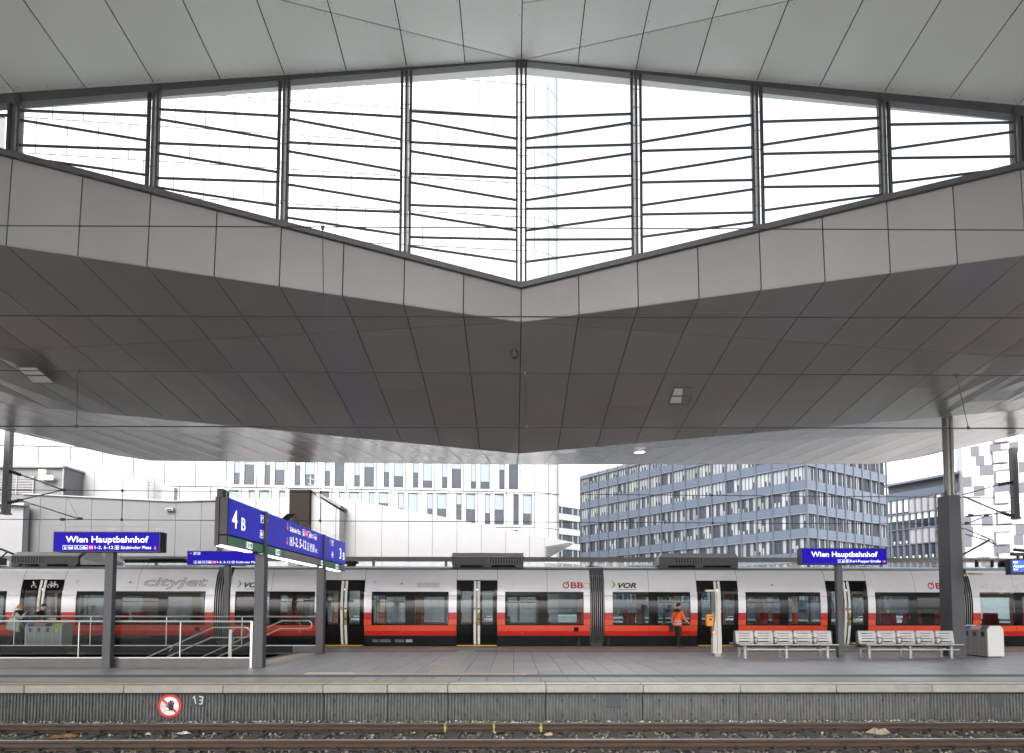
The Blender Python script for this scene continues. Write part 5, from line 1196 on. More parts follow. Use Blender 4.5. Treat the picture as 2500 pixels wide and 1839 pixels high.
# ------------------------------------------------------------------ recycling bins
M_BIN = mat('bin_grey', (0.36, 0.37, 0.37), 0.4, 0.3, var=0.06, scale=5); M_BINW = mat('bin_white', (0.68, 0.67, 0.65), 0.45)
LIDS = [mat('lid_blue', (0.03, 0.06, 0.28), 0.5), mat('lid_pink', (0.6, 0.3, 0.33), 0.5), mat('lid_black', (0.03, 0.03, 0.035), 0.5), mat('lid_yellow', (0.62, 0.68, 0.03), 0.5)]
def bins(label, org, xd, n, w, d, h):
    xd = Vector(xd); yd = Vector((-xd.y, xd.x, 0)); o = Vector(org); t = thing('recycling_bin', label, 'bin', o + xd * (n * w / 2) + yd * d / 2, 'recycling bins on the platform')
    P = lambda x, y, z: o + xd * x + yd * y + ZD * z
    b = MB(); L = n * w
    pf = [(0, 0.04), (0, h - .12), (.10, h), (d - .10, h), (d, h - .12), (d, 0.04)]
    vs = [P(.02, y, z) for y, z in pf] + [P(L - .02, y, z) for y, z in pf]; m = len(pf)
    b.add(vs, [(i, i + m, (i + 1) % m + m, (i + 1) % m) for i in range(m)]); b.build('body', M_BIN, t)
    for x0, x1 in ((-.03, .02), (L - .02, L + .03)):
        b = MB(); vs = [P(x0, y, z + (.02 if z > .1 else 0)) for y, z in pf] + [P(x1, y, z + (.02 if z > .1 else 0)) for y, z in pf]
        b.add(vs, [tuple(range(m))[::-1], tuple(range(m, 2 * m))] + [(i, i + m, (i + 1) % m + m, (i + 1) % m) for i in range(m)]); b.build('end_panel', M_BINW, t)
    b = MB(); b.add([P(.03, .03, 0), P(L - .03, .03, 0), P(L - .03, d - .03, 0), P(.03, d - .03, 0), P(.03, .03, .05), P(L - .03, .03, .05), P(L - .03, d - .03, .05), P(.03, d - .03, .05)], [(0, 1, 5, 4), (1, 2, 6, 5), (2, 3, 7, 6), (3, 0, 4, 7)]); b.build('plinth', M_BDK, t)
    for k in range(n):
        x0, x1 = k * w + .05, k * w + w - .05; nv = Vector((0, 0, 1))
        for sgn in (0, 1):
            f = (lambda y: y) if not sgn else (lambda y: d - y)
            b = MB(); b.add([P(x0, f(-.003), h - .115), P(x1, f(-.003), h - .115), P(x1, f(.095), h + .006), P(x0, f(.095), h + .006)], [(0, 1, 2, 3)]); b.build('flap', LIDS[k % 4], t)
            b = MB(); b.add([P(x0 + .06, f(-.003), h - .33), P(x1 - .06, f(-.003), h - .33), P(x1 - .06, f(-.003), h - .18), P(x0 + .06, f(-.003), h - .18)], [(0, 1, 2, 3)]); b.build('symbol_plate', LIDS[k % 4] if k != 1 else mat('plate_brown', (0.12, 0.06, 0.05), 0.5), t)
        if k:
            b = MB(); b.add([P(k * w - .006, -.004, .06), P(k * w + .006, -.004, .06), P(k * w + .006, -.004, h - .13), P(k * w - .006, -.004, h - .13)], [(0, 1, 2, 3)]); b.build('seam', M_BINW, t)
p = at(62, 1560, 24.3); bins('four part recycling bin behind the glass railing at the left', (p.x, 24.3, 0), (1, 0, 0), 4, 0.325, 0.6, 1.0)
p = gz(2414, 1606); bins('grey and white recycling bin at the right beside the pier', (p.x, p.y + 1.15, 0), (0, -1, 0), 3, 0.37, 0.52, 1.0)

# ------------------------------------------------------------------ departure display at the right edge
Yd = 19.5; x0 = at(2468, 1400, Yd).x; z0, z1 = at(2468, 1403, Yd).z, at(2468, 1365, Yd).z
dd = thing('departure_display', 'blue departure display on a bracket at the right edge', 'display', (x0 + 1.6, Yd, 0))
b = MB(); b.box(x0, x0 + 1.5, Yd, Yd + .22, z0, z1); b.build('housing', M_SIGNF, dd)
b = MB(); b.quad((x0 + .06, Yd - .003, z0 + .09), (x0 + 1.44, Yd - .003, z0 + .09), (x0 + 1.44, Yd - .003, z1 - .05), (x0 + .06, Yd - .003, z1 - .05)); sc = b.build('screen', mat('screen_blue', (0.01, 0.05, 0.5), 0.2, emit=(0.015, 0.07, 0.75), estr=0.45), dd)
for s, z, h in (('REX', z1 - .13, .06), ('Aspern Nord', z1 - .26, .085), ('Gleis', z1 - .345, .05)):
    b = MB(); put_text(b, s, (x0 + .08, Yd - .006, z), XD, ZD, None, h, 0, 0.012); b.build('lettering', mat('screen_text', (0.7, 0.8, 0.9), 0.5, emit=(0.6, 0.8, 1.0), estr=0.45), sc)
b = MB(); b.box(x0 + .15, x0 + 1.8, Yd + .02, Yd + .2, z1 + .11, z1 + .2); b.box(x0 + .3, x0 + .36, Yd + .08, Yd + .14, z1, z1 + .11); b.box(x0 + .5, x0 + .56, Yd + .08, Yd + .14, z1, z1 + .11); b.build('bracket', M_SIGND, dd)
b = MB(); b.tube([(x0 + .2, Yd + .1, z1 + .3), (x0 + .5, Yd + .1, z1 + .27), (x0 + .9, Yd + .1, z1 + .22)], .05, 8); b.build('loudspeaker', M_SIGND, dd)
b = MB(); b.box(x0 + 1.55, x0 + 1.75, Yd, Yd + .2, 0, z1 + .25); b.build('post', M_POST, dd)

# ------------------------------------------------------------------ round sign and number plates on the platform wall
Yw = YE0 + 0.075
p = at(415, 1724, Yw); r = 0.5 * (at(444, 1724, Yw).x - at(386, 1724, Yw).x); rs = thing('prohibition_sign', 'round red and white no entry sign with black hand on the platform wall', 'sign', p)
b = MB(); n = 40
b.add([p + Vector((r * math.cos(6.2832 * k / n), -.012 + dy, r * math.sin(6.2832 * k / n))) for dy in (0, .02) for k in range(n)], [tuple(range(n))] + [(k, k + n, (k + 1) % n + n, (k + 1) % n) for k in range(n)]); b.build('red_disc', mat('sign_disc_red', (0.62, 0.03, 0.03), 0.4), rs)
b = MB(); disc(b, p - YD * .015, r * .78, XD, ZD, 36); b.build('white_disc', mat('sign_disc_white', (0.78, 0.78, 0.78), 0.4), rs)
b = MB(); q = p - YD * .018; s = r * .78
a = R(-42); dx, dz = math.cos(a), math.sin(a); nx_, nz_ = -dz, dx
b.quad(*[q + Vector((dx * e * s * .985 + nx_ * f * s * .12, 0, dz * e * s * .985 + nz_ * f * s * .12)) for e, f in ((-1, -1), (1, -1), (1, 1), (-1, 1))]); b.build('slash', MATS['sign_disc_red'], rs)
h = MB(); q = p - YD * .021 + Vector((r * .12, 0, -r * .02))
h.poly([q + Vector((x * r, 0, z * r)) for x, z in ((-.14, -.34), (.16, -.34), (.22, -.12), (.2, .06), (-.16, .06), (-.2, -.1))])
for x0_, z0_, x1_, z1_, w in ((-.13, .03, -.2, .36, .05), (-.04, .05, -.06, .48, .052), (.06, .05, .09, .46, .052), (.15, .02, .25, .34, .048), (-.14, -.14, -.40, .04, .05)):
    A, B = q + Vector((x0_ * r, 0, z0_ * r)), q + Vector((x1_ * r, 0, z1_ * r)); d = (B - A).normalized(); nn = Vector((-d.z, 0, d.x)) * w * r
    h.poly([A - nn, B - nn, B + d * w * r * .8, B + nn, A + nn])
h.build('hand', M_BLACK, rs)
b = MB(); q = p - YD * .020 + Vector((-r * .52, 0, r * .02))
b.tube([q + Vector((r * .19 * math.cos(R(t)), 0, r * .2 * math.sin(R(t)))) for t in range(-80, 281, 20)], r * .013, 4); b.tube([q + Vector((-.1 * r, 0, .02 * r)), q + Vector((.1 * r, 0, .04 * r))], r * .013, 4); b.tube([q + Vector((-.02 * r, 0, -.06 * r)), q + Vector((.09 * r, 0, -.05 * r))], r * .013, 4); b.tube([q + Vector((.02 * r, 0, -.55 * r)), q + Vector((.22 * r, 0, -.34 * r)), q + Vector((.6 * r, 0, -.42 * r))], r * .013, 4)
b.build('face_outline', M_BLACK, rs)
def plate(label, u0, u1, v0, v1):
    x0, x1 = at(u0, v0, Yw).x, at(u1, v0, Yw).x; z1, z0 = at(u0, v0, Yw).z, at(u0, v1, Yw).z
    t = thing('wall_plate', label, 'plate', (x0, Yw, z0), 'grey plates on the platform wall'); b = MB(); b.box(x0, x1, Yw - .006, Yw + .02, z0, z1); b.build('plate', mat('plate_slate', (0.055, 0.058, 0.065), 0.6, var=0.15, scale=6), t); return t, x0, x1, z0, z1
t, x0, x1, z0, z1 = plate('grey plate with white number 13 right of the round sign', 466, 500, 1695, 1725)
b = MB(); P = lambda x, z: Vector((lerp(x0, x1, x), Yw - .008, lerp(z0, z1, z)))
for A, B in (((.38, .22), (.27, .86)), ((.27, .86), (.17, .66)), ((.62, .82), (.90, .76)), ((.90, .76), (.82, .20)), ((.66, .52), (.86, .50)), ((.60, .22), (.82, .20))): b.tube([P(*A), P(*B)], 0.011, 5)
b.build('number_strokes', mat('plate_white', (0.75, 0.75, 0.73), 0.6), t)
plate('blank grey plate on the platform wall right of centre', 1480, 1516, 1696, 1728); plate('blank grey plate on the platform wall at the far right', 2415, 2449, 1694, 1725)
# ------------------------------------------------------------------ noise barrier behind the train
YB = 32.2; zr = at(1255, 1362, YB).z
nb = thing('noise_barrier', 'low glass barrier with dark top rail running behind the train roof', 'barrier', (0, YB, 0))
b = MB(); b.box(-30, 34, YB - .06, YB + .06, zr - .2, zr); b.box(-30, 34, YB - .09, YB + .09, zr - .005, zr + .03); b.build('top_rail', mat('barrier_steel', (0.17, 0.17, 0.165), 0.5, var=0.1), nb)
GFR = glass('barrier_glass', (0.80, 0.85, 0.85), 1.0)
xs = [at(u, 1380, YB).x for u in range(-150, 2700, 177)]
for a, c in zip(xs, xs[1:]):
    b = MB(); b.box(a - .06, a + .06, YB - .05, YB + .05, -0.7, zr - .2); b.build('post', MATS['barrier_steel'], nb)
    b = MB(); b.box(a + .08, c - .08, YB - .008, YB + .008, 0.9, zr - .24); b.build('glass_panel', GFR, nb)
    b = MB(); b.box(a + .07, c - .07, YB - .03, YB + .03, -0.7, 0.88); b.build('base_panel', mat('barrier_base', (0.10, 0.10, 0.10), 0.8, var=0.2), nb)

# ------------------------------------------------------------------ white station buildings behind the tracks
M_WALLW = mat('white_cladding', (0.215, 0.215, 0.218), 0.45, var=0.03, scale=1.5, rnd=0.02); M_WALLG = mat('grey_cladding', (0.088, 0.088, 0.092), 0.5, var=0.06, scale=1.2, rnd=0.03); M_WALLL = mat('light_grey_cladding', (0.17, 0.17, 0.174), 0.5, var=0.05, scale=1.5)
def wall_panels(name, label, Y, us, top, m, cat='wall', bottom=None, depth=0.5, pname='cladding_panel', zb=-0.7):
    t = thing(name, label, cat, (at(us[0], 1300, Y).x, Y, -0.7))
    for ua, ub in zip(us, us[1:]):
        A, B = at(ua, interp(top, ua), Y), at(ub, interp(top, ub), Y); za = zc = zb
        if bottom: za, zc = at(ua, interp(bottom, ua), Y).z, at(ub, interp(bottom, ub), Y).z
        b = MB(); g = 0.011; b.prism([(A.x + g, Y, za), (B.x - g, Y, zc), (B.x - g, Y, B.z), (A.x + g, Y, A.z)], (0, depth, 0)); b.build(pname, m, t)
    b = MB(); P = [at(u, interp(top, u) + 1.2, Y) for u in us]; Y2 = Y + 0.06
    for p, q, ua, ub in zip(P, P[1:], us, us[1:]):
        za = at(ua, interp(bottom, ua), Y).z + .03 if bottom else zb; zc = at(ub, interp(bottom, ub), Y).z + .03 if bottom else zb
        b.quad((p.x, Y2, za), (q.x, Y2, zc), (q.x, Y2, q.z), (p.x, Y2, p.z))
    b.build('joint_backing', M_JOINT, t)
    return t
TOPW = [(528, 1218), (620, 1217), (760, 1212), (871, 1220), (947, 1237), (1074, 1260), (1180, 1282), (1260, 1297), (1404, 1325)]
ww = wall_panels('station_wall', 'long white wall with sloping top behind the train, tapering to the right', 42.0, [528, 570, 625, 682, 744, 810, 869, 933, 998, 1056, 1116, 1175, 1235, 1293, 1330], TOPW, M_WALLW)
b = MB(); A, B, C = at(1330, interp(TOPW, 1330), 42), at(1404, 1325, 42), at(1330, 1368, 42)
b.prism([A, B, C], (0, 0.4, 0)); b.build('pointed_end', M_WALLW, ww)
for k in range(5):
    p, q = at(1332, 1364 - k * 7, 41.9), at(1398 - k * 2, 1328 - k * .5, 41.9); b = MB(); b.bar(p, q, 0.05, 0.06); b.build('louvre_blade', M_STEEL, ww)
TOPG = [(57, 1207), (420, 1225), (533, 1222)]
wg = wall_panels('grey_wall', 'plain grey clad wall behind the left name sign', 41.2, [57, 100, 162, 225, 300, 365, 430, 492, 533], TOPG, M_WALLG)
b = MB(); P = [at(u, interp(TOPG, u), 41.2) for u in (57, 420, 533)]
for p, q in zip(P, P[1:]): b.bar(p + Vector((0, -.03, 0.02)), q + Vector((0, -.03, .02)), 0.2, 0.07)
b.build('parapet_cap', M_WALLW, wg)
p = at(407, 1248, 41.1); q = at(425, 1241, 41.1); t = thing('wall_lamp', 'small white box lamp on the grey wall at the left', 'lamp', p); b = MB(); b.box(p.x, q.x, 40.95, 41.18, p.z, q.z); b.build('case', M_WALLW, t); b = MB(); b.box(p.x + .06, q.x - .06, 40.94, 40.95, p.z + .02, q.z - .06); b.build('slot', M_BLACK, t)
wall_panels('low_wall', 'pale grey wall at the far left behind the train roof', 40.5, [-120, -60, 0, 58], [(-120, 1224), (0, 1229), (58, 1233)], M_WALLL)
b = MB(); p, q = at(-120, 1222, 40.4), at(66, 1233, 40.4); b.bar(p, q, 0.5, 0.14); tag(b.build('wall_coping', M_WALLW), 'white coping on the low pale wall at the far left', 'coping')
TOPB = [(154, 1124), (180, 1132), (310, 1160), (425, 1190)]
wb_ = wall_panels('white_building', 'white building with sloping roofline at the left below the roof soffit', 47.0, [154, 195, 232, 300, 365, 426], TOPB, M_WALLW, 'building')
# shed with louvres and floodlights
sh = thing('plant_shed', 'grey plant shed with louvres and gutter at the far left', 'shed', (at(0, 1200, 45).x, 45, 0))
xa, xb = at(-120, 1200, 45).x, at(156, 1200, 45).x; z0, z1 = -0.7, at(0, 1141, 45).z
b = MB(); b.box(xa, xb, 45, 47.4, z0, z1); b.build('wall', M_WALLG, sh)
b = MB(); b.tube([(xa, 44.85, z1 + .02), (xb + .05, 44.85, z1 + .02)], .12, 8); b.box(xa, xb + .1, 44.9, 47.5, z1, z1 + .12); b.tube([(xb - .02, 44.9, z1), (xb - .02, 44.9, 0)], .05, 7); b.build('gutter', M_WALLW, sh)
for k in range(11):
    z = at(0, 1165 + k * 3.9, 44.95).z; b = MB(); b.bar((xa, 44.96, z), (at(82, 1165, 45).x, 44.96, z), 0.06, 0.055); b.build('louvre_slat', M_WALLW, sh)
for k in range(2):
    x = at(40 + k * 41, 1180, 44.9).x; b = MB(); b.box(x - .03, x + .03, 44.88, 44.94, at(0, 1207, 45).z, at(0, 1163, 45).z); b.build('louvre_post', M_WALLW, sh)
for u, v in ((103, 1153), (103, 1167), (121, 1167)):
    p = at(u, v, 44.6); fl = thing('floodlight', {(103, 1153): 'upper cream floodlight on the grey shed at the far left', (103, 1167): 'lower left cream floodlight on the grey shed at the far left', (121, 1167): 'lower right cream floodlight on the grey shed at the far left'}[(u, v)], 'floodlight', p, 'floodlights on the shed')
    b = MB(); b.cbox(p.x - .23, p.x + .23, 44.5, 44.75, p.z - .18, p.z + .18, .04); b.build('head', mat('floodlight_cream', (0.72, 0.68, 0.55), 0.4), fl); b = MB(); b.box(p.x - .04, p.x + .04, 44.75, 45.0, p.z - .05, p.z + .05); b.build('arm', M_WALLW, fl)
# ladder
ld = thing('ladder', 'white caged ladder on the white building at the left', 'ladder', at(369, 1222, 46.5))
for u in (361, 377):
    p, q = at(u, 1222, 46.5), at(u, 1167, 46.5); b = MB(); b.tube([p, q], .05, 6); b.build('stile', M_WALLL, ld)
for k in range(8):
    p, q = at(361, 1220 - k * 7, 46.5), at(377, 1220 - k * 7, 46.5); b = MB(); b.tube([p, q], .03, 5); b.build('rung', M_WALLL, ld)
# dark chimney column and small white shed beside it
c0, c1 = at(707, 1197, 40.2), at(754, 1300, 40.2); dc = MB(); dc.box(c0.x, c1.x, 40.2, 41.6, -0.7, c0.z); dcol = thing('service_shaft', 'dark brown box shaft rising behind the large direction sign', 'shaft', (c0.x, 40.9, -0.7)); dc.build('shaft', mat('shaft_brown', (0.018, 0.014, 0.012), 0.8, spec=0.1, var=0.08), dcol); b = MB(); b.box(c0.x - .05, c1.x + .05, 40.15, 41.65, c0.z, c0.z + .08); b.build('cap', M_STEEL, dcol)
s0, s1 = at(756, 1199, 40.6), at(829, 1240, 40.6); ws = thing('white_shed', 'small white shed with sloping dark edged roof right of the brown shaft', 'shed', (s0.x, 40.6, -0.7))
b = MB(); b.prism([(s0.x, 40.6, -.7), (s1.x, 40.6, -.7), (s1.x, 40.6, s1.z - .15), (s0.x, 40.6, s0.z)], (0, 1.3, 0)); b.build('wall', M_WALLW, ws)
b = MB(); b.bar(s0 + Vector((0.25, .6, .0)), s1 + Vector((.1, .6, .05)), 1.5, .16); b.build('roof_edge', mat('roof_edge_grey', (0.12, 0.12, 0.125), 0.5), ws)
for u in (783, 820):
    b = MB(); p = at(u, 1260, 40.585); b.box(p.x - .012, p.x + .012, 40.585, 40.6, 0, at(u, 1228, 40.6).z); b.build('joint', M_JOINT, ws)
# white roof railing on the shed roofs
rl = thing('roof_railing', 'thin white railing on the roof above the white shed', 'railing', at(770, 1197, 44))
for u in (757, 781, 841):
    p = at(u, 1215, 44); b = MB(); b.tube([p, Vector((p.x, 44, at(u, 1160 if u < 800 else 1188, 44).z))], .04, 5); b.build('post', M_WALLW, rl)
for v in (1172, 1186):
    p, q = at(752, v - 5, 44), at(790, v + 8, 44); b = MB(); b.tube([p, q], .035, 5); b.build('bar', M_WALLW, rl)

# ------------------------------------------------------------------ facades
def ang(A, B): return math.atan2(B.y - A.y, B.x - A.x)
def fmesh(name, parts, mats):
    b = MB()
    for x0, x1, y0, y1, z0, z1, mi in parts: b.box(x0, x1, y0, y1, z0, z1, mi)
    return b.mesh(name, mats)
# white tower with rounded corner
TA, TB = at(-60, 1200, 60.0), at(1305, 1200, 64.0)
TA.z = TB.z = 0; ta = ang(TA, TB); td = Vector((math.cos(ta), math.sin(ta), 0)); tn = Vector((-math.sin(ta), math.cos(ta), 0)); TLN = (TB - TA).length
tw = thing('white_tower', 'overexposed white office tower with rounded corner behind the station', 'office building', (TA + TB) / 2)
M_TW = mat('tower_panel', (0.31, 0.315, 0.32), 0.35, var=0.02, scale=0.6); M_TFR = mat('tower_window_frame', (0.035, 0.036, 0.038), 0.4); M_TJ = mat('tower_joint', (0.10, 0.10, 0.11), 0.6)
M_WG = mat('window_dark_glass', (0.018, 0.024, 0.034), 0.06, spec=0.35, var=0.4, scale=0.7); M_BLD = mat('blind_white', (0.15, 0.18, 0.19), 0.6)
SH, BW, Zj = 3.58, 2.86, 13.3
nb_ = int(TLN / BW); x_off = TLN - nb_ * BW
core = MB(); A, B = TA + tn * 0.18, TB + tn * 0.18
core.prism([A + tn * 0, B, B + tn * 14, A + tn * 14], (0, 0, 72)); core.build('core', M_TJ, tw)
pm_half = fmesh('facade_panel', [(0.02, BW * .5 - .02, 0, .15, 0.02, SH - .02, 0)], [M_TW])
pm_full = fmesh('facade_panel', [(0.04, BW - .04, 0, .15, 0.05, SH - .05, 0)], [M_TW])
# a bay with two window openings: panel pieces around openings
w1, w2 = (0.70, 1.28), (1.66, 2.64); wz = (0.25, SH - 0.22)
pm_win = fmesh('facade_panel', [(0.04, w1[0], 0, .15, .05, SH - .05, 0), (w1[1], w2[0], 0, .15, .05, SH - .05, 0), (w2[1], BW - .04, 0, .15, .05, SH - .05, 0), (w1[0], w1[1], 0, .15, .05, wz[0], 0), (w1[0], w1[1], 0, .15, wz[1], SH - .05, 0), (w2[0], w2[1], 0, .15, .05, wz[0], 0), (w2[0], w2[1], 0, .15, wz[1], SH - .05, 0)], [M_TW])
def win_meshes(w, h):
    fr = fmesh('window', [(0, .05, .02, .14, 0, h, 0), (w - .05, w, .02, .14, 0, h, 0), (.05, w - .05, .02, .14, 0, .05, 0), (.05, w - .05, .02, .14, h - .05, h, 0)], [M_TFR])
    g = MB(); g.quad((.05, .10, .05), (w - .05, .10, .05), (w - .05, .10, h - .05), (.05, .10, h - .05)); gm = g.mesh('pane', M_WG)
    bl = []
    for f in (0.0, 0.35, 0.5, 0.62, 0.75, 0.93):
        q = MB(); q.box(.05, w - .05, .075, .09, h * (1 - f) if f else h - .06, h - .05); bl.append(q.mesh('blind', M_BLD))
    return fr, gm, bl
WM = [win_meshes(w1[1] - w1[0], wz[1] - wz[0]), win_meshes(w2[1] - w2[0], wz[1] - wz[0])]
rnd = random.Random(5)
for st in range(-3, 15):
    z = Zj + st * SH; off = (0.5 * BW if st % 2 else 0.0)
    if z + SH > 66: break
    for k in range(-1, nb_ + 1):
        x = x_off + k * BW + off - 0.5 * BW
        half = False
        if x + BW > TLN + 0.1:
            if x > TLN - 0.3: continue
            half = True
        if x < -0.5: continue
        # storeys hidden behind the station roof are left out
        low_vis = z < 22
        hi_vis = z > 26
        if not (low_vis or hi_vis) or z < 6: continue
        P = TA + td * x; P.z = z; ushow = (x > 21.0) and low_vis
        pn = link('facade_panel', pm_half if half else (pm_win if ushow else pm_full), tw, P, rot=(0, 0, ta))
        if ushow and not half:
            for i, ww_ in enumerate((w1, w2)):
                fr, gm, bl = WM[i]; Q = TA + td * (x + ww_[0]); Q.z = z + wz[0]
                w = link('window', fr, tw, Q, rot=(0, 0, ta)); link('pane', gm, w, Q, rot=(0, 0, ta))
                j = rnd.choice([0, 1, 1, 2, 2, 3, 3, 4]) if ushow else 5
                if j: link('blind', bl[j], w, Q, rot=(0, 0, ta))
# rounded corner
cr = 2.9; cc = TB + tn * cr
for st in range(-3, 15):
    z = Zj + st * SH
    if z < 6 or z + SH > 66 or 22 <= z <= 26: continue
    for k in range(4):
        a0, a1 = ta - math.pi / 2 + k * R(30) + .015, ta - math.pi / 2 + (k + 1) * R(30) - .01; b = MB(); n = 3
        P = [cc + Vector((math.cos(lerp(a0, a1, i / n)), math.sin(lerp(a0, a1, i / n)), 0)) * cr for i in range(n + 1)]
        for p, q in zip(P, P[1:]): b.quad((p.x, p.y, z + .03), (q.x, q.y, z + .03), (q.x, q.y, z + SH - .03), (p.x, p.y, z + SH - .03))
        b.build('corner_panel', M_TW if k < 2 else mat('tower_corner_glass', (0.28, 0.29, 0.30), 0.2), tw)
b = MB(); b.lathe([(cr - .12, 0), (cr - .12, 66)], cc, 24); b.build('corner_core', M_TJ, tw)

# blue grey office building
OA, OB, OC = at(1417, 1237, 136.0), at(1970, 1193, 93.0), at(2166, 1224, 106.6)
zl0 = OB.z; 
for P in (OA, OB, OC): P.z = 0
ob = thing('blue_office', 'blue grey office block with window bands behind the train, seen at its corner', 'office building', OB)
M_OSP = mat('office_spandrel', (0.05, 0.065, 0.095), 0.2, var=0.05, scale=0.3, coat=0.2, rnd=0.05); M_OFR = mat('office_fin', (0.07, 0.08, 0.105), 0.4, 0.2); M_OGL = mat('office_glass', (0.02, 0.025, 0.034), 0.05, spec=0.4, var=0.5, scale=0.5, rnd=0.3); M_OCU = mat('office_curtain_and_sky', (0.19, 0.21, 0.22), 0.6, rnd=0.25); M_OCY = mat('office_curtain_yellow', (0.24, 0.26, 0.20), 0.6); M_OLG = mat('office_ledge', (0.12, 0.135, 0.165), 0.4, 0.2); M_OFD = mat('office_frame_dark', (0.045, 0.05, 0.065), 0.4)
OS = 3.59; OH = 2.15
def office_face(A, B, n, nw):
    a = ang(A, B); d = Vector((math.cos(a), math.sin(a), 0)); L = (B - A).length; w = L / n
    sp = fmesh('spandrel', [(.09, w - .09, 0.03, .12, -OS + .06, -OH - .06, 0)], [M_OSP])
    vs = []
    for v in range(10):
        rr = random.Random(v * 13 + nw); parts = []; pw = (w - .2) / nw
        for k in range(nw):
            x = .1 + k * pw; q = rr.random(); mi = 0 if q < .62 else (1 if q < .975 else 2)
            if v > 6 and q < .75: mi = 1  # extra pale panes stand for sky reflected in the glass
            parts.append((x + .03, x + pw - .03, .30, .32, -OH, -.10, mi)); parts.append((x - .025, x + .025, .20, .34, -OH, -.10, 3))
            if rr.random() < .4: parts.append((x + .05, x + pw * .5, .29, .30, -OH, -OH + .5 + rr.random() * .6, 1 if mi == 0 else 0))
        vs.append(fmesh('window', parts, [M_OGL, M_OCU, M_OCY, M_OFD]))
    rr = random.Random(3)
    for s in range(-4, 4):
        zl = zl0 + s * OS
        if zl < 3 or zl > 31: continue
        b = MB(); P, Q = A + d * -.1, B + d * .1
        ni = Vector((-math.sin(a), math.cos(a), 0)); b.prism([(P.x, P.y, zl - .06) , (Q.x, Q.y, zl - .06), (Q.x, Q.y, zl + .06), (P.x, P.y, zl + .06)], ni * .3 ); b.build('ledge', M_OLG, ob)
        for k in range(n):
            P = A + d * (k * w); P.z = zl
            link('spandrel', sp, ob, P, rot=(0, 0, a)); link('window', rr.choice(vs[7:]) if (s >= 1 and nw == 4 and rr.random() < .75) else rr.choice(vs[:7]), ob, P, rot=(0, 0, a))  # upper left storeys favour the panes painted pale as reflected sky
    for k in range(n + 1):
        P = A + d * (k * w); fb = MB(); fb.box(-.07, .07, -.10, .2, 0, 30.0); o_ = fb.build('fin', M_OFR, ob, loc=P); o_.rotation_euler = (0, 0, a)
office_face(OA, OB, 18, 4); office_face(OB, OC, 9, 5)
nL = (OB - OA).normalized(); nR = (OC - OB).normalized(); iL = Vector((-nL.y, nL.x, 0)); iR = Vector((-nR.y, nR.x, 0))
b = MB(); b.prism([OA + iL * .42, OB + iL * .42 + iR * .3, OC + iR * .42, OC + iR * .42 + iL * 0 + (OA - OB)], (0, 0, 29.2)); b.build('core', M_OFD, ob)
b = MB(); b.prism([OA + iL * .0 + ZD * 29.4, OB + ZD * 29.4, OC + ZD * 29.4, OC + (OA - OB) + ZD * 29.4], (0, 0, .35)); b.build('roof_slab', M_OLG, ob)

# framed low office at the right
FA, FB = at(2160, 1260, 150.0), at(2352, 1260, 134.0); FA.z = FB.z = 0; fa = ang(FA, FB); fd = Vector((math.cos(fa), math.sin(fa), 0)); fi = Vector((-fd.y, fd.x, 0)); FL = (FB - FA).length
fo = thing('framed_office', 'low slate blue office with deep window frames between blue block and chequered block', 'office building', (FA + FB) / 2)
n = 12; w = FL / n; fz0 = at(2165, 1225, 150).z; FS = 3.55
M_FF = mat('slate_frame', (0.085, 0.097, 0.125), 0.4); M_FW = mat('white_blind_panel', (0.5, 0.5, 0.5), 0.5); M_FG = mat('grey_blind_panel', (0.24, 0.235, 0.245), 0.5)
fr_ = fmesh('window_frame', [(0, .13, -.25, .3, -FS, 0, 0), (.13, w, -.2, .3, -.18, 0, 0)], [M_FF])
VAR = [fmesh('window', [(.13, w, .2, .25, -FS, -.18, 1), (.35, w - .1, .1, .14, -FS + .4, -.3, 0)], [M_FW, M_OGL]), fmesh('window', [(.13, w, .2, .25, -FS, -.18, 1), (.35, w - .1, .1, .14, -1.6, -.2, 0)], [M_FW, M_OGL]), fmesh('window', [(.13, w, .1, .14, -FS, -.18, 0)], [M_FG]), fmesh('window', [(.13, w, .2, .25, -FS, -.18, 0), (.13, .3, .1, .2, -FS, -.18, 1), (.45, .8, .14, .18, -FS + .2, -FS + .8, 2)], [M_OGL, M_FF, M_FW])]
LAY = [[0, 0, 0, 0, 2, 2, 2, 2, 0, 0, 2, 2], [1] * 12, [3, 3, 3, 3, 2, 2, 2, 2, 3, 3, 3, 3], [3] * 12, [3] * 12]
for s in range(5):
    for k in range(n):
        P = FA + fd * (k * w); P.z = fz0 - s * FS; link('window_frame', fr_, fo, P, rot=(0, 0, fa)); link('window', VAR[LAY[s][k]], fo, P, rot=(0, 0, fa))
b = MB(); P = [FA + fi * .35, FB + fi * .35, FB + fi * 12, FA + fi * 12]; b.prism(P, (0, 0, fz0)); b.build('core', M_OFD, fo)
b = MB(); P = [FA - fi * .25, FB - fi * .25, FB + fi * 12, FA + fi * 12]; b.prism([p + ZD * (fz0 + .002) for p in P], (0, 0, 1.5)); b.build('parapet_band', M_OSP, fo)
b = MB(); P = [FA + fi * 1.5, FB + fi * 1.5, FB + fi * 12, FA + fi * 12]; b.prism([p + ZD * (fz0 + 1.51) for p in P], (0, 0, 1.9)); b.build('attic', mat('attic_dark', (0.085, 0.09, 0.11), 0.5), fo)
b = MB(); P = [FA - fi * .6 - fd * .5, FB - fi * .6, FB + fi * 12, FA + fi * 12 - fd * .5]; b.prism([p + ZD * (fz0 + 3.42) for p in P], (0, 0, .5)); b.build('roof_edge', M_OLG, fo)

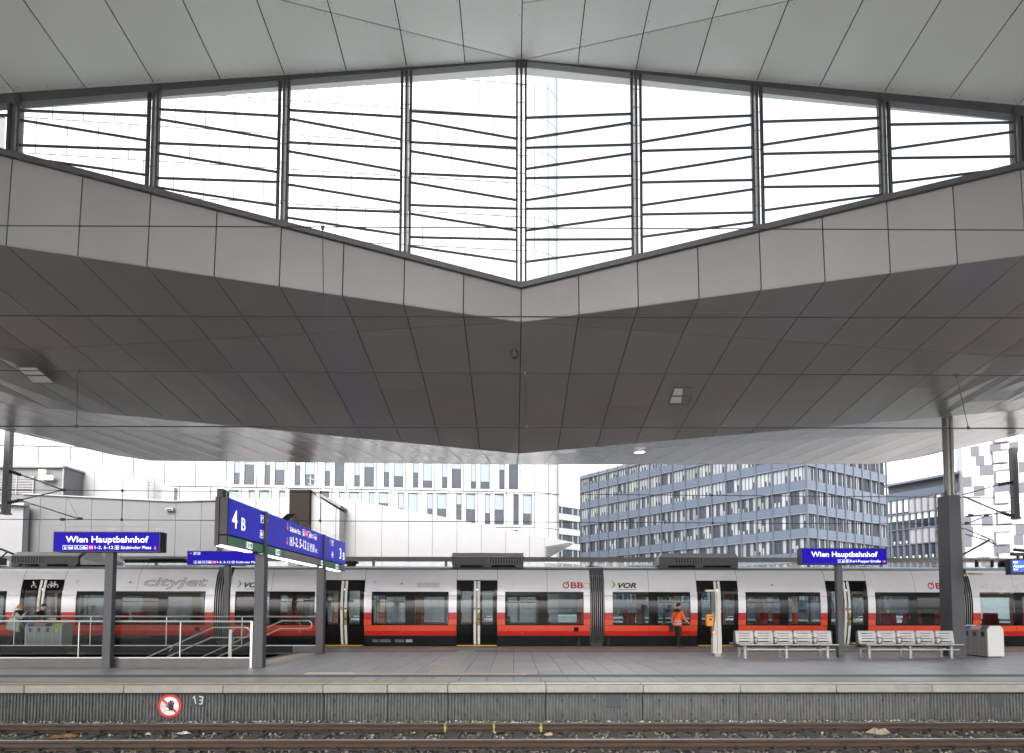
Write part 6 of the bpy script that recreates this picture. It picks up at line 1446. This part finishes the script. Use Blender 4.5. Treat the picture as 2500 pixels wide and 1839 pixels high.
# chequered block at the far right
KA = at(2354, 1260, 128.0); KA.z = 0; ka = R(-31); kd = Vector((math.cos(ka), math.sin(ka), 0)); ki = Vector((-kd.y, kd.x, 0))
ck = thing('chequered_block', 'white block chequered with grey panels at the far right edge', 'building', KA)
KC = [mat('chequer_white', (0.36, 0.36, 0.36), 0.5), mat('chequer_pale', (0.2, 0.197, 0.205), 0.5), mat('chequer_grey', (0.05, 0.054, 0.066), 0.5)]
pw, ph, KN, KR = 1.42, 2.05, 15, 20
rr = random.Random(12); km = {}
for r_ in range(KR):
    x = 0.0
    for k in range(KN):
        wv = pw * rr.choice([.8, 1, 1, 1.25]); q = rr.random(); mi = 0 if q < .46 else (1 if q < .73 else 2); key = (round(wv, 2), mi)
        if key not in km: km[key] = fmesh('cladding_panel', [(.02, wv - .02, 0, .1, .02, ph - .02, 0)], [KC[mi]])
        P = KA + kd * x; P.z = 8 + r_ * ph; link('cladding_panel', km[key], ck, P, rot=(0, 0, ka)); x += wv
wm = fmesh('window', [(0, .28, -.28, .1, 0, 2.7, 1), (.28, 2.5, -.28, .1, 0, .22, 1), (.28, 2.5, -.28, .1, 2.5, 2.7, 1), (.28, 2.5, -.06, .02, .22, 2.5, 0)], [mat('window_sky', (0.45, 0.46, 0.47), 0.25), M_OFD])
for r_ in range(9):
    for k in range(2):
        P = KA + kd * (4.9 + k * 7.5 + (0.0 if r_ % 2 else 0.35)); P.z = 10.2 + r_ * 4.1; link('window', wm, ck, P, rot=(0, 0, ka))
b = MB(); P = [KA + ki * .12, KA + kd * 22 + ki * .12, KA + kd * 22 + ki * 14, KA + ki * 14]; b.prism(P, (0, 0, 49)); b.build('core', KC[0], ck)
# banded white block between the tower and the blue office
GA, GB = at(1335, 1240, 168.0), at(1428, 1240, 178.0); GA.z = GB.z = 0; ga = ang(GA, GB); gd = (GB - GA).normalized(); gi = Vector((-gd.y, gd.x, 0)); GL = (GB - GA).length
bb = thing('banded_block', 'white block with dark window bands between the tower and the blue office', 'office building', GA)
z = at(1352, 1228, 168).z; b = MB(); b.prism([GA + gi * .3, GB + gi * .3, GB + gi * 10, GA + gi * 10], (0, 0, z - .5)); b.build('core', M_OFD, bb)
for s in range(6):
    zz = z - s * 3.95; b = MB(); P, Q = GA, GB
    b.prism([P + ZD * (zz - .35) if s == 0 else P + ZD * (zz - .0), Q + ZD * (zz - .35) if s == 0 else Q + ZD * zz, Q + ZD * (zz + 1.7 if s else zz + .5), P + ZD * (zz + 1.7 if s else zz + .5)], gi * .4); b.build('band', M_TW, bb)
    nW = 7
    for k in range(nW):
        wv = GL / nW; P = GA + gd * (k * wv) + gi * .2; P.z = zz - 2.25; key = 'gw%d' % (k % 3)
        if key not in km: km[key] = fmesh('window', [(.06, wv - .06, .02, .06, 0, 2.2, 0), (wv * .3, wv * .3 + .08, 0, .02, 0, 2.2, 2), (wv * .62, wv * .62 + .08, 0, .02, 0, 2.2, 2), (wv * .66, wv * .9, .01, .02, .2, 2.2, 1)] if k % 3 else [(.06, wv - .06, .02, .06, 0, 2.2, 0), (wv * .4, wv * .4 + .08, 0, .02, 0, 2.2, 2)], [M_OGL, M_OCU, M_OFD])
        link('window', km[key], bb, P, rot=(0, 0, ga))
# ------------------------------------------------------------------ people
def skin_body(name, nodes, edges, mats, parent, over=None, sub=2, root='pelvis'):
    """nodes: name -> (pos, rx, ry); edges: (a, b, material index); one continuous skinned surface."""
    ids = {k: i for i, k in enumerate(nodes)}; me = bpy.data.meshes.new(name)
    me.from_pydata([v[0] for v in nodes.values()], [(ids[a], ids[b]) for a, b, _ in edges], [])
    o = bpy.data.objects.new('tmp', me); COL.objects.link(o)
    sk = o.modifiers.new('Skin', 'SKIN'); sk.use_smooth_shade = True; sk.branch_smoothing = 0.3
    if not me.skin_vertices: me.skin_vertices.new()
    for k, (p, rx, ry) in nodes.items(): d = me.skin_vertices[0].data[ids[k]]; d.radius = (rx, ry); d.use_root = (k == root)
    ss = o.modifiers.new('Sub', 'SUBSURF'); ss.levels = sub; ss.render_levels = sub
    dg = bpy.context.evaluated_depsgraph_get(); dg.update(); ev = o.evaluated_get(dg)
    out = bpy.data.meshes.new_from_object(ev); bpy.data.objects.remove(o)
    out.materials.clear()
    for m in mats: out.materials.append(m)
    seg = [(Vector(nodes[a][0]), Vector(nodes[b][0]), (nodes[a][1] + nodes[b][1]) / 2, m) for a, b, m in edges]
    for pl in out.polygons:
        c = pl.center; best = 1e9; mi = 0
        for A, B, r, m in seg:
            ab = B - A; t = max(0, min(1, (c - A).dot(ab) / max(1e-9, ab.length_squared))); dd = (c - (A + ab * t)).length - r
            if dd < best: best = dd; mi = m
        if over: mi = over(c, mi)
        pl.material_index = mi; pl.use_smooth = True
    ob_ = bpy.data.objects.new(name, out); COL.objects.link(ob_); ob_.parent = parent
    return ob_
def hand(nodes, edges, side, wrist, palm, d, mi, curl=0.5):
    """five unequal bent fingers; the thumb leaves the side of the palm near the wrist."""
    w = Vector(nodes[wrist][0]); p = Vector(nodes[palm][0]); f = (p - w).normalized(); s = Vector(d).normalized(); n = f.cross(s).normalized()
    for i, (off, L) in enumerate(((-0.027, .062), (-0.009, .074), (0.009, .080), (0.026, .070))):
        a = p + s * off + f * .015; b = a + f * L * .5; c = b + (f * math.cos(curl) + n * math.sin(curl)) * L * .55
        for j, q in enumerate((a, b, c)): nodes['%sf%d%d' % (side, i, j)] = (tuple(q), .0095 - .001 * j, .0095 - .001 * j)
        edges += [(palm, '%sf%d0' % (side, i), mi), ('%sf%d0' % (side, i), '%sf%d1' % (side, i), mi), ('%sf%d1' % (side, i), '%sf%d2' % (side, i), mi)]
    a = w.lerp(p, .45) + s * .035; b = a + f * .035 + s * .018
    nodes[side + 't0'] = (tuple(a), .011, .011); nodes[side + 't1'] = (tuple(b), .009, .009); edges += [(palm, side + 't0', mi), (side + 't0', side + 't1', mi)]
def figure(t, pose, mats, over=None, hair=None, bulk=1.0, hairlen=0.0):
    """pose: joint positions in local metres, x forward, y left, z up; materials 0 top, 1 trousers, 2 skin, 3 shoes, 4.. extra."""
    P = pose; N = {}
    def n(k, rx, ry=None): N[k] = (P[k], rx, ry or rx)
    B = bulk
    n('pelvis', .135 * B, .155 * B); n('belly', .125 * B, .155 * B); n('chest', .125 * B, .175 * B); n('neck', .05); n('jaw', .066, .06); n('skull', .088, .078); n('crown', .06, .055)
    E = [('pelvis', 'belly', 0), ('belly', 'chest', 0), ('chest', 'neck', 0), ('neck', 'jaw', 2), ('jaw', 'skull', 2), ('skull', 'crown', 2)]
    sk = Vector(P['skull']); f = Vector(P['face']).normalized(); l = Vector((0, 0, 1)).cross(f).normalized()
    N['nose'] = (tuple(sk + f * .098 - ZD * .02), .012, .012); N['nosetip'] = (tuple(sk + f * .118 - ZD * .03), .009, .009); N['chin'] = (tuple(Vector(P['jaw']) + f * .075 - ZD * .01), .022, .022)
    E += [('skull', 'nose', 2), ('nose', 'nosetip', 2), ('jaw', 'chin', 2)]
    for s, sg in (('l', 1), ('r', -1)):
        n(s + 'sh', .068 * B); n(s + 'el', .05 * B); n(s + 'wr', .034); n(s + 'pa', .03, .038); n(s + 'hip', .105 * B); n(s + 'kn', .07 * B); n(s + 'an', .046); n(s + 'toe', .036)
        E += [('chest', s + 'sh', 0), (s + 'sh', s + 'el', 0), (s + 'el', s + 'wr', 0), (s + 'wr', s + 'pa', 2), ('pelvis', s + 'hip', 1), (s + 'hip', s + 'kn', 1), (s + 'kn', s + 'an', 1), (s + 'an', s + 'toe', 3)]
        hand(N, E, s, s + 'wr', s + 'pa', (0.5, -sg * .8, 0), 2)
        N[s + 'ear'] = (tuple(sk + l * sg * .083 - f * .01), .018, .018); E.append(('skull', s + 'ear', 2))
    body = skin_body('body', N, E, mats, t, over)
    # eyes, brows and mouth
    fb = MB()
    for sg in (1, -1):
        c = sk + f * .083 + l * sg * .032 + ZD * .004; fb.lathe([(0, -.009), (.011, -.004), (.011, .004), (0, .009)], c, 8)
    m = Vector(P['jaw']) + f * .082 + ZD * .022; fb.tube([m - l * .022, m + f * .004, m + l * .022], .005, 5)
    o = fb.build('face_features', mat('face_dark', (0.06, 0.03, 0.025), 0.6)); o.parent = t
    if hair:
        h = MB(); n_ = 14; rings = []
        for i in range(7):
            ph = math.pi * (0.02 + 0.55 * i / 6); ring = []
            for k in range(n_):
                a = 2 * math.pi * k / n_; d = f * math.cos(a) + l * math.sin(a); back = max(0, -math.cos(a)); front = max(0, math.cos(a))
                rr = math.sin(min(ph, math.pi / 2)) * (.10 + .012 * back); z = .108 * math.cos(ph * (1 - .38 * front)) - hairlen * back * (i / 6) ** 2
                ring.append(sk + Vector(d) * rr * (1 if not (front > .3 and i > 3) else .9) + ZD * (z + .012) - f * .012)
            rings.append(ring)
        vs = [p for r_ in rings for p in r_]; fs = [(i * n_ + k, i * n_ + (k + 1) % n_, (i + 1) * n_ + (k + 1) % n_, (i + 1) * n_ + k) for i in range(6) for k in range(n_)]; fs.append(tuple(range(n_)))
        h.add(vs, fs); o = h.build('hair', hair, None, True); o.parent = t
    return body
def pose(h=1.78, lean=0.0, face=(1, 0, 0), larm=None, rarm=None, lleg=None, rleg=None, headfwd=0.0):
    s = h / 1.78; p = {}
    p['pelvis'] = (0, 0, .96); p['belly'] = (lean * .25, 0, 1.12); p['chest'] = (lean * .7, 0, 1.37); p['neck'] = (lean * .95 + headfwd * .3, 0, 1.50); p['jaw'] = (lean * 1.05 + headfwd * .7, 0, 1.575 - headfwd * .1); p['skull'] = (lean * 1.1 + headfwd, 0, 1.67 - headfwd * .2); p['crown'] = (lean * 1.1 + headfwd, 0, 1.725 - headfwd * .25)
    D = {'l': (larm or [(0, .03, -.29), (.05, .0, -.25)], lleg or (0.02, 0.0, .0)), 'r': (rarm or [(0, -.03, -.29), (.05, 0, -.25)], rleg or (0.02, 0, 0))}
    for q, sg in (('l', 1), ('r', -1)):
        sh = Vector((lean * .75, sg * .185, 1.42)); a, lg = D[q]; el = sh + Vector(a[0]); wr = el + Vector(a[1]); d = (wr - el).normalized(); p[q + 'sh'] = tuple(sh); p[q + 'el'] = tuple(el); p[q + 'wr'] = tuple(wr); p[q + 'pa'] = tuple(wr + d * .075)
        hx = Vector((0, sg * .095, .93)); kn = Vector((lg[0], sg * .1, .50)); an = Vector((lg[1], sg * .1, .085 + lg[2])); p[q + 'hip'] = tuple(hx); p[q + 'kn'] = tuple(kn); p[q + 'an'] = tuple(an); p[q + 'toe'] = (an.x + .16, sg * .115, .035 + lg[2] * .4)
    p = {k: (v[0] * s, v[1] * s, v[2] * s) for k, v in p.items()}; p['face'] = face
    return p
SKIN = mat('skin', (0.50, 0.30, 0.22), 0.5); DARK = mat('cloth_black', (0.018, 0.018, 0.02), 0.85, bump=0.2, bscale=40); ORNG = mat('cloth_orange', (0.95, 0.13, 0.02), 0.7, bump=0.25, bscale=25); REFL = mat('cloth_reflective', (0.62, 0.62, 0.60), 0.35); SHOE = mat('shoe_black', (0.015, 0.015, 0.016), 0.5)
# worker in orange jacket, seen from behind, turned to the right
c = at(1655, 1576, 26.0); w = thing('person', 'person in orange reflective jacket, dark trousers and dark cap walking right along the train', 'person', (c.x, 26.0, 0)); w.rotation_euler = (0, 0, R(38))
def over_w(cn, mi):
    if mi == 0 or (mi == 1 and cn.z > .86):
        if 1.04 < cn.z < 1.085 or 0.93 < cn.z < 0.975: return 4
        return 0 if cn.z < 1.50 else 5
    return mi
figure(w, pose(1.8, .06, (0.85, -.5, 0), larm=[(-.06, .06, -.29), (.06, -.02, -.25)], rarm=[(.02, -.08, -.27), (.22, -.05, -.16)], lleg=(.12, .16, 0), rleg=(-.04, -.16, .02), headfwd=.03), [ORNG, DARK, SKIN, SHOE, REFL, DARK], over_w, mat('cap_dark', (0.03, 0.022, 0.02), 0.8), 1.12, .02)
b = MB(); b.lathe([(.13, .0), (.15, .04), (.12, .10), (.07, .13)], (-.02, 0, 1.44), 14); o = b.build('hood', DARK, None, True); o.parent = w
# his shoulder bag
pb = at(1638, 1535, 25.9); sbag = thing('shoulder_bag', 'small black shoulder bag on the left hip of the person in orange', 'bag', pb)
b = MB(); b.cbox(pb.x - .10, pb.x + .08, 25.72, 25.84, pb.z - .13, pb.z + .14, .03); b.build('bag', DARK, sbag)
b = MB(); b.tube([(pb.x, 25.80, pb.z + .13), (pb.x + .10, 25.78, pb.z + .45), (pb.x + .33, 25.84, pb.z + .72)], .012, 5); b.build('strap', DARK, sbag)
# woman with light hair and dark waistcoat
c = at(36, 1571, 24.9); w = thing('person', 'person with blond hair, black waistcoat and pale sleeves walking right behind the left railing', 'person', (c.x, 24.9, 0)); w.rotation_euler = (0, 0, R(12))
figure(w, pose(1.70, .14, (1, -.2, 0), larm=[(-.05, .03, -.28), (.1, .0, -.22)], rarm=[(.16, -.05, -.22), (.12, .02, .17)], lleg=(.10, .22, 0), rleg=(-.03, -.20, .04)), [mat('sleeve_pale', (0.5, 0.46, 0.48), 0.8), mat('jeans_dark', (0.045, 0.05, 0.065), 0.8), SKIN, mat('shoe_white', (0.6, 0.6, 0.6), 0.6), DARK], lambda cn, mi: (4 if mi == 0 and abs(cn.y) < .17 else mi), mat('hair_blond', (0.48, 0.28, 0.12), 0.6), 1.02, .05)
b = MB(); b.lathe([(.10, .0), (.14, .05), (.13, .12), (.08, .15)], (.10, 0, 1.34), 14); o = b.build('collar', DARK, None, True); o.parent = w
pt = at(35, 1522, 24.65); tote = thing('tote_bag', 'pale cloth tote bag hanging from the shoulder of the blond person', 'bag', pt)
b = MB(); x = pt.x; z = pt.z
pts = [(x - .26, z - .20), (x + .22, z - .33), (x + .25, z + .02), (x + .10, z + .22), (x - .12, z + .22), (x - .17, z + .05)]
b.prism([(p[0], 24.56, p[1]) for p in pts], (0, .09, 0)); b.build('bag', mat('canvas_pale', (0.58, 0.62, 0.54), 0.85, var=0.15, scale=8), tote)
b = MB(); b.tube([(x - .08, 24.6, z + .2), (x + .02, 24.62, z + .55), (x + .06, 24.75, z + .72)], .014, 5); b.build('strap', MATS['canvas_pale'], tote)
# dark haired person leaning forward
c = at(76, 1571, 25.3); w = thing('person', 'person with dark hair and dark jacket leaning forward beside the left train door', 'person', (c.x, 25.3, 0)); w.rotation_euler = (0, 0, R(5))
figure(w, pose(1.74, .34, (.93, -.1, -.35), larm=[(.08, .03, -.28), (.18, .0, -.17)], rarm=[(.08, -.03, -.28), (.18, 0, -.18)], lleg=(.06, .06, 0), rleg=(-.02, -.14, .02), headfwd=.07), [mat('jacket_charcoal', (0.022, 0.026, 0.03), 0.8, bump=.2, bscale=30), DARK, SKIN, SHOE], None, mat('hair_black', (0.012, 0.01, 0.009), 0.5), 1.06, .03)
# passengers inside the train
def seated(label, u, face, y, cap=False):
    x = tx(u); w = thing('person', label, 'person', (x, y, 0)); s = face
    p = pose(1.72, .05, (1, 0, 0)); N = {k: Vector(v) for k, v in p.items() if k != 'face'}
    dz = .45 - N['pelvis'].z
    for k in N: N[k] = N[k] + Vector((0, 0, dz))
    for q, sg in (('l', 1), ('r', -1)):
        N[q + 'hip'] = Vector((.02, sg * .1, .50)); N[q + 'kn'] = Vector((.44, sg * .11, .54)); N[q + 'an'] = Vector((.46, sg * .11, .14)); N[q + 'toe'] = Vector((.6, sg * .12, .11))
        N[q + 'el'] = N[q + 'sh'] + Vector((.06, sg * .04, -.27)); N[q + 'wr'] = N[q + 'el'] + Vector((.22, -sg * .08, .03)); N[q + 'pa'] = N[q + 'wr'] + Vector((.07, -sg * .02, .02))
    P = {k: tuple(v) for k, v in N.items()}; P['face'] = (1, 0, -.2)
    figure(w, P, [DARK, MATS['jeans_dark'], SKIN, SHOE], None, MATS['hair_black'], 1.0, .02); w.rotation_euler = (0, 0, 0 if face > 0 else math.pi)
    if cap:
        b = MB(); b.lathe([(.12, 0), (.12, .03), (.10, .09), (.04, .12)], (P['skull'][0], 0, P['skull'][2] + .03), 12); b.prism([(P['skull'][0] + .08, -.08, P['skull'][2] + .04), (P['skull'][0] + .21, -.06, P['skull'][2] + .02), (P['skull'][0] + .21, .06, P['skull'][2] + .02), (P['skull'][0] + .08, .08, P['skull'][2] + .04)], (0, 0, .015)); o = b.build('cap', DARK); o.parent = w
    return w
seated('seated passenger in dark cap seen through the train window beside the person in orange', 1608, 1, YS + .72, True)
seated('seated passenger in dark clothes seen through the train window right of the middle door', 1238, 1, YS + .72)
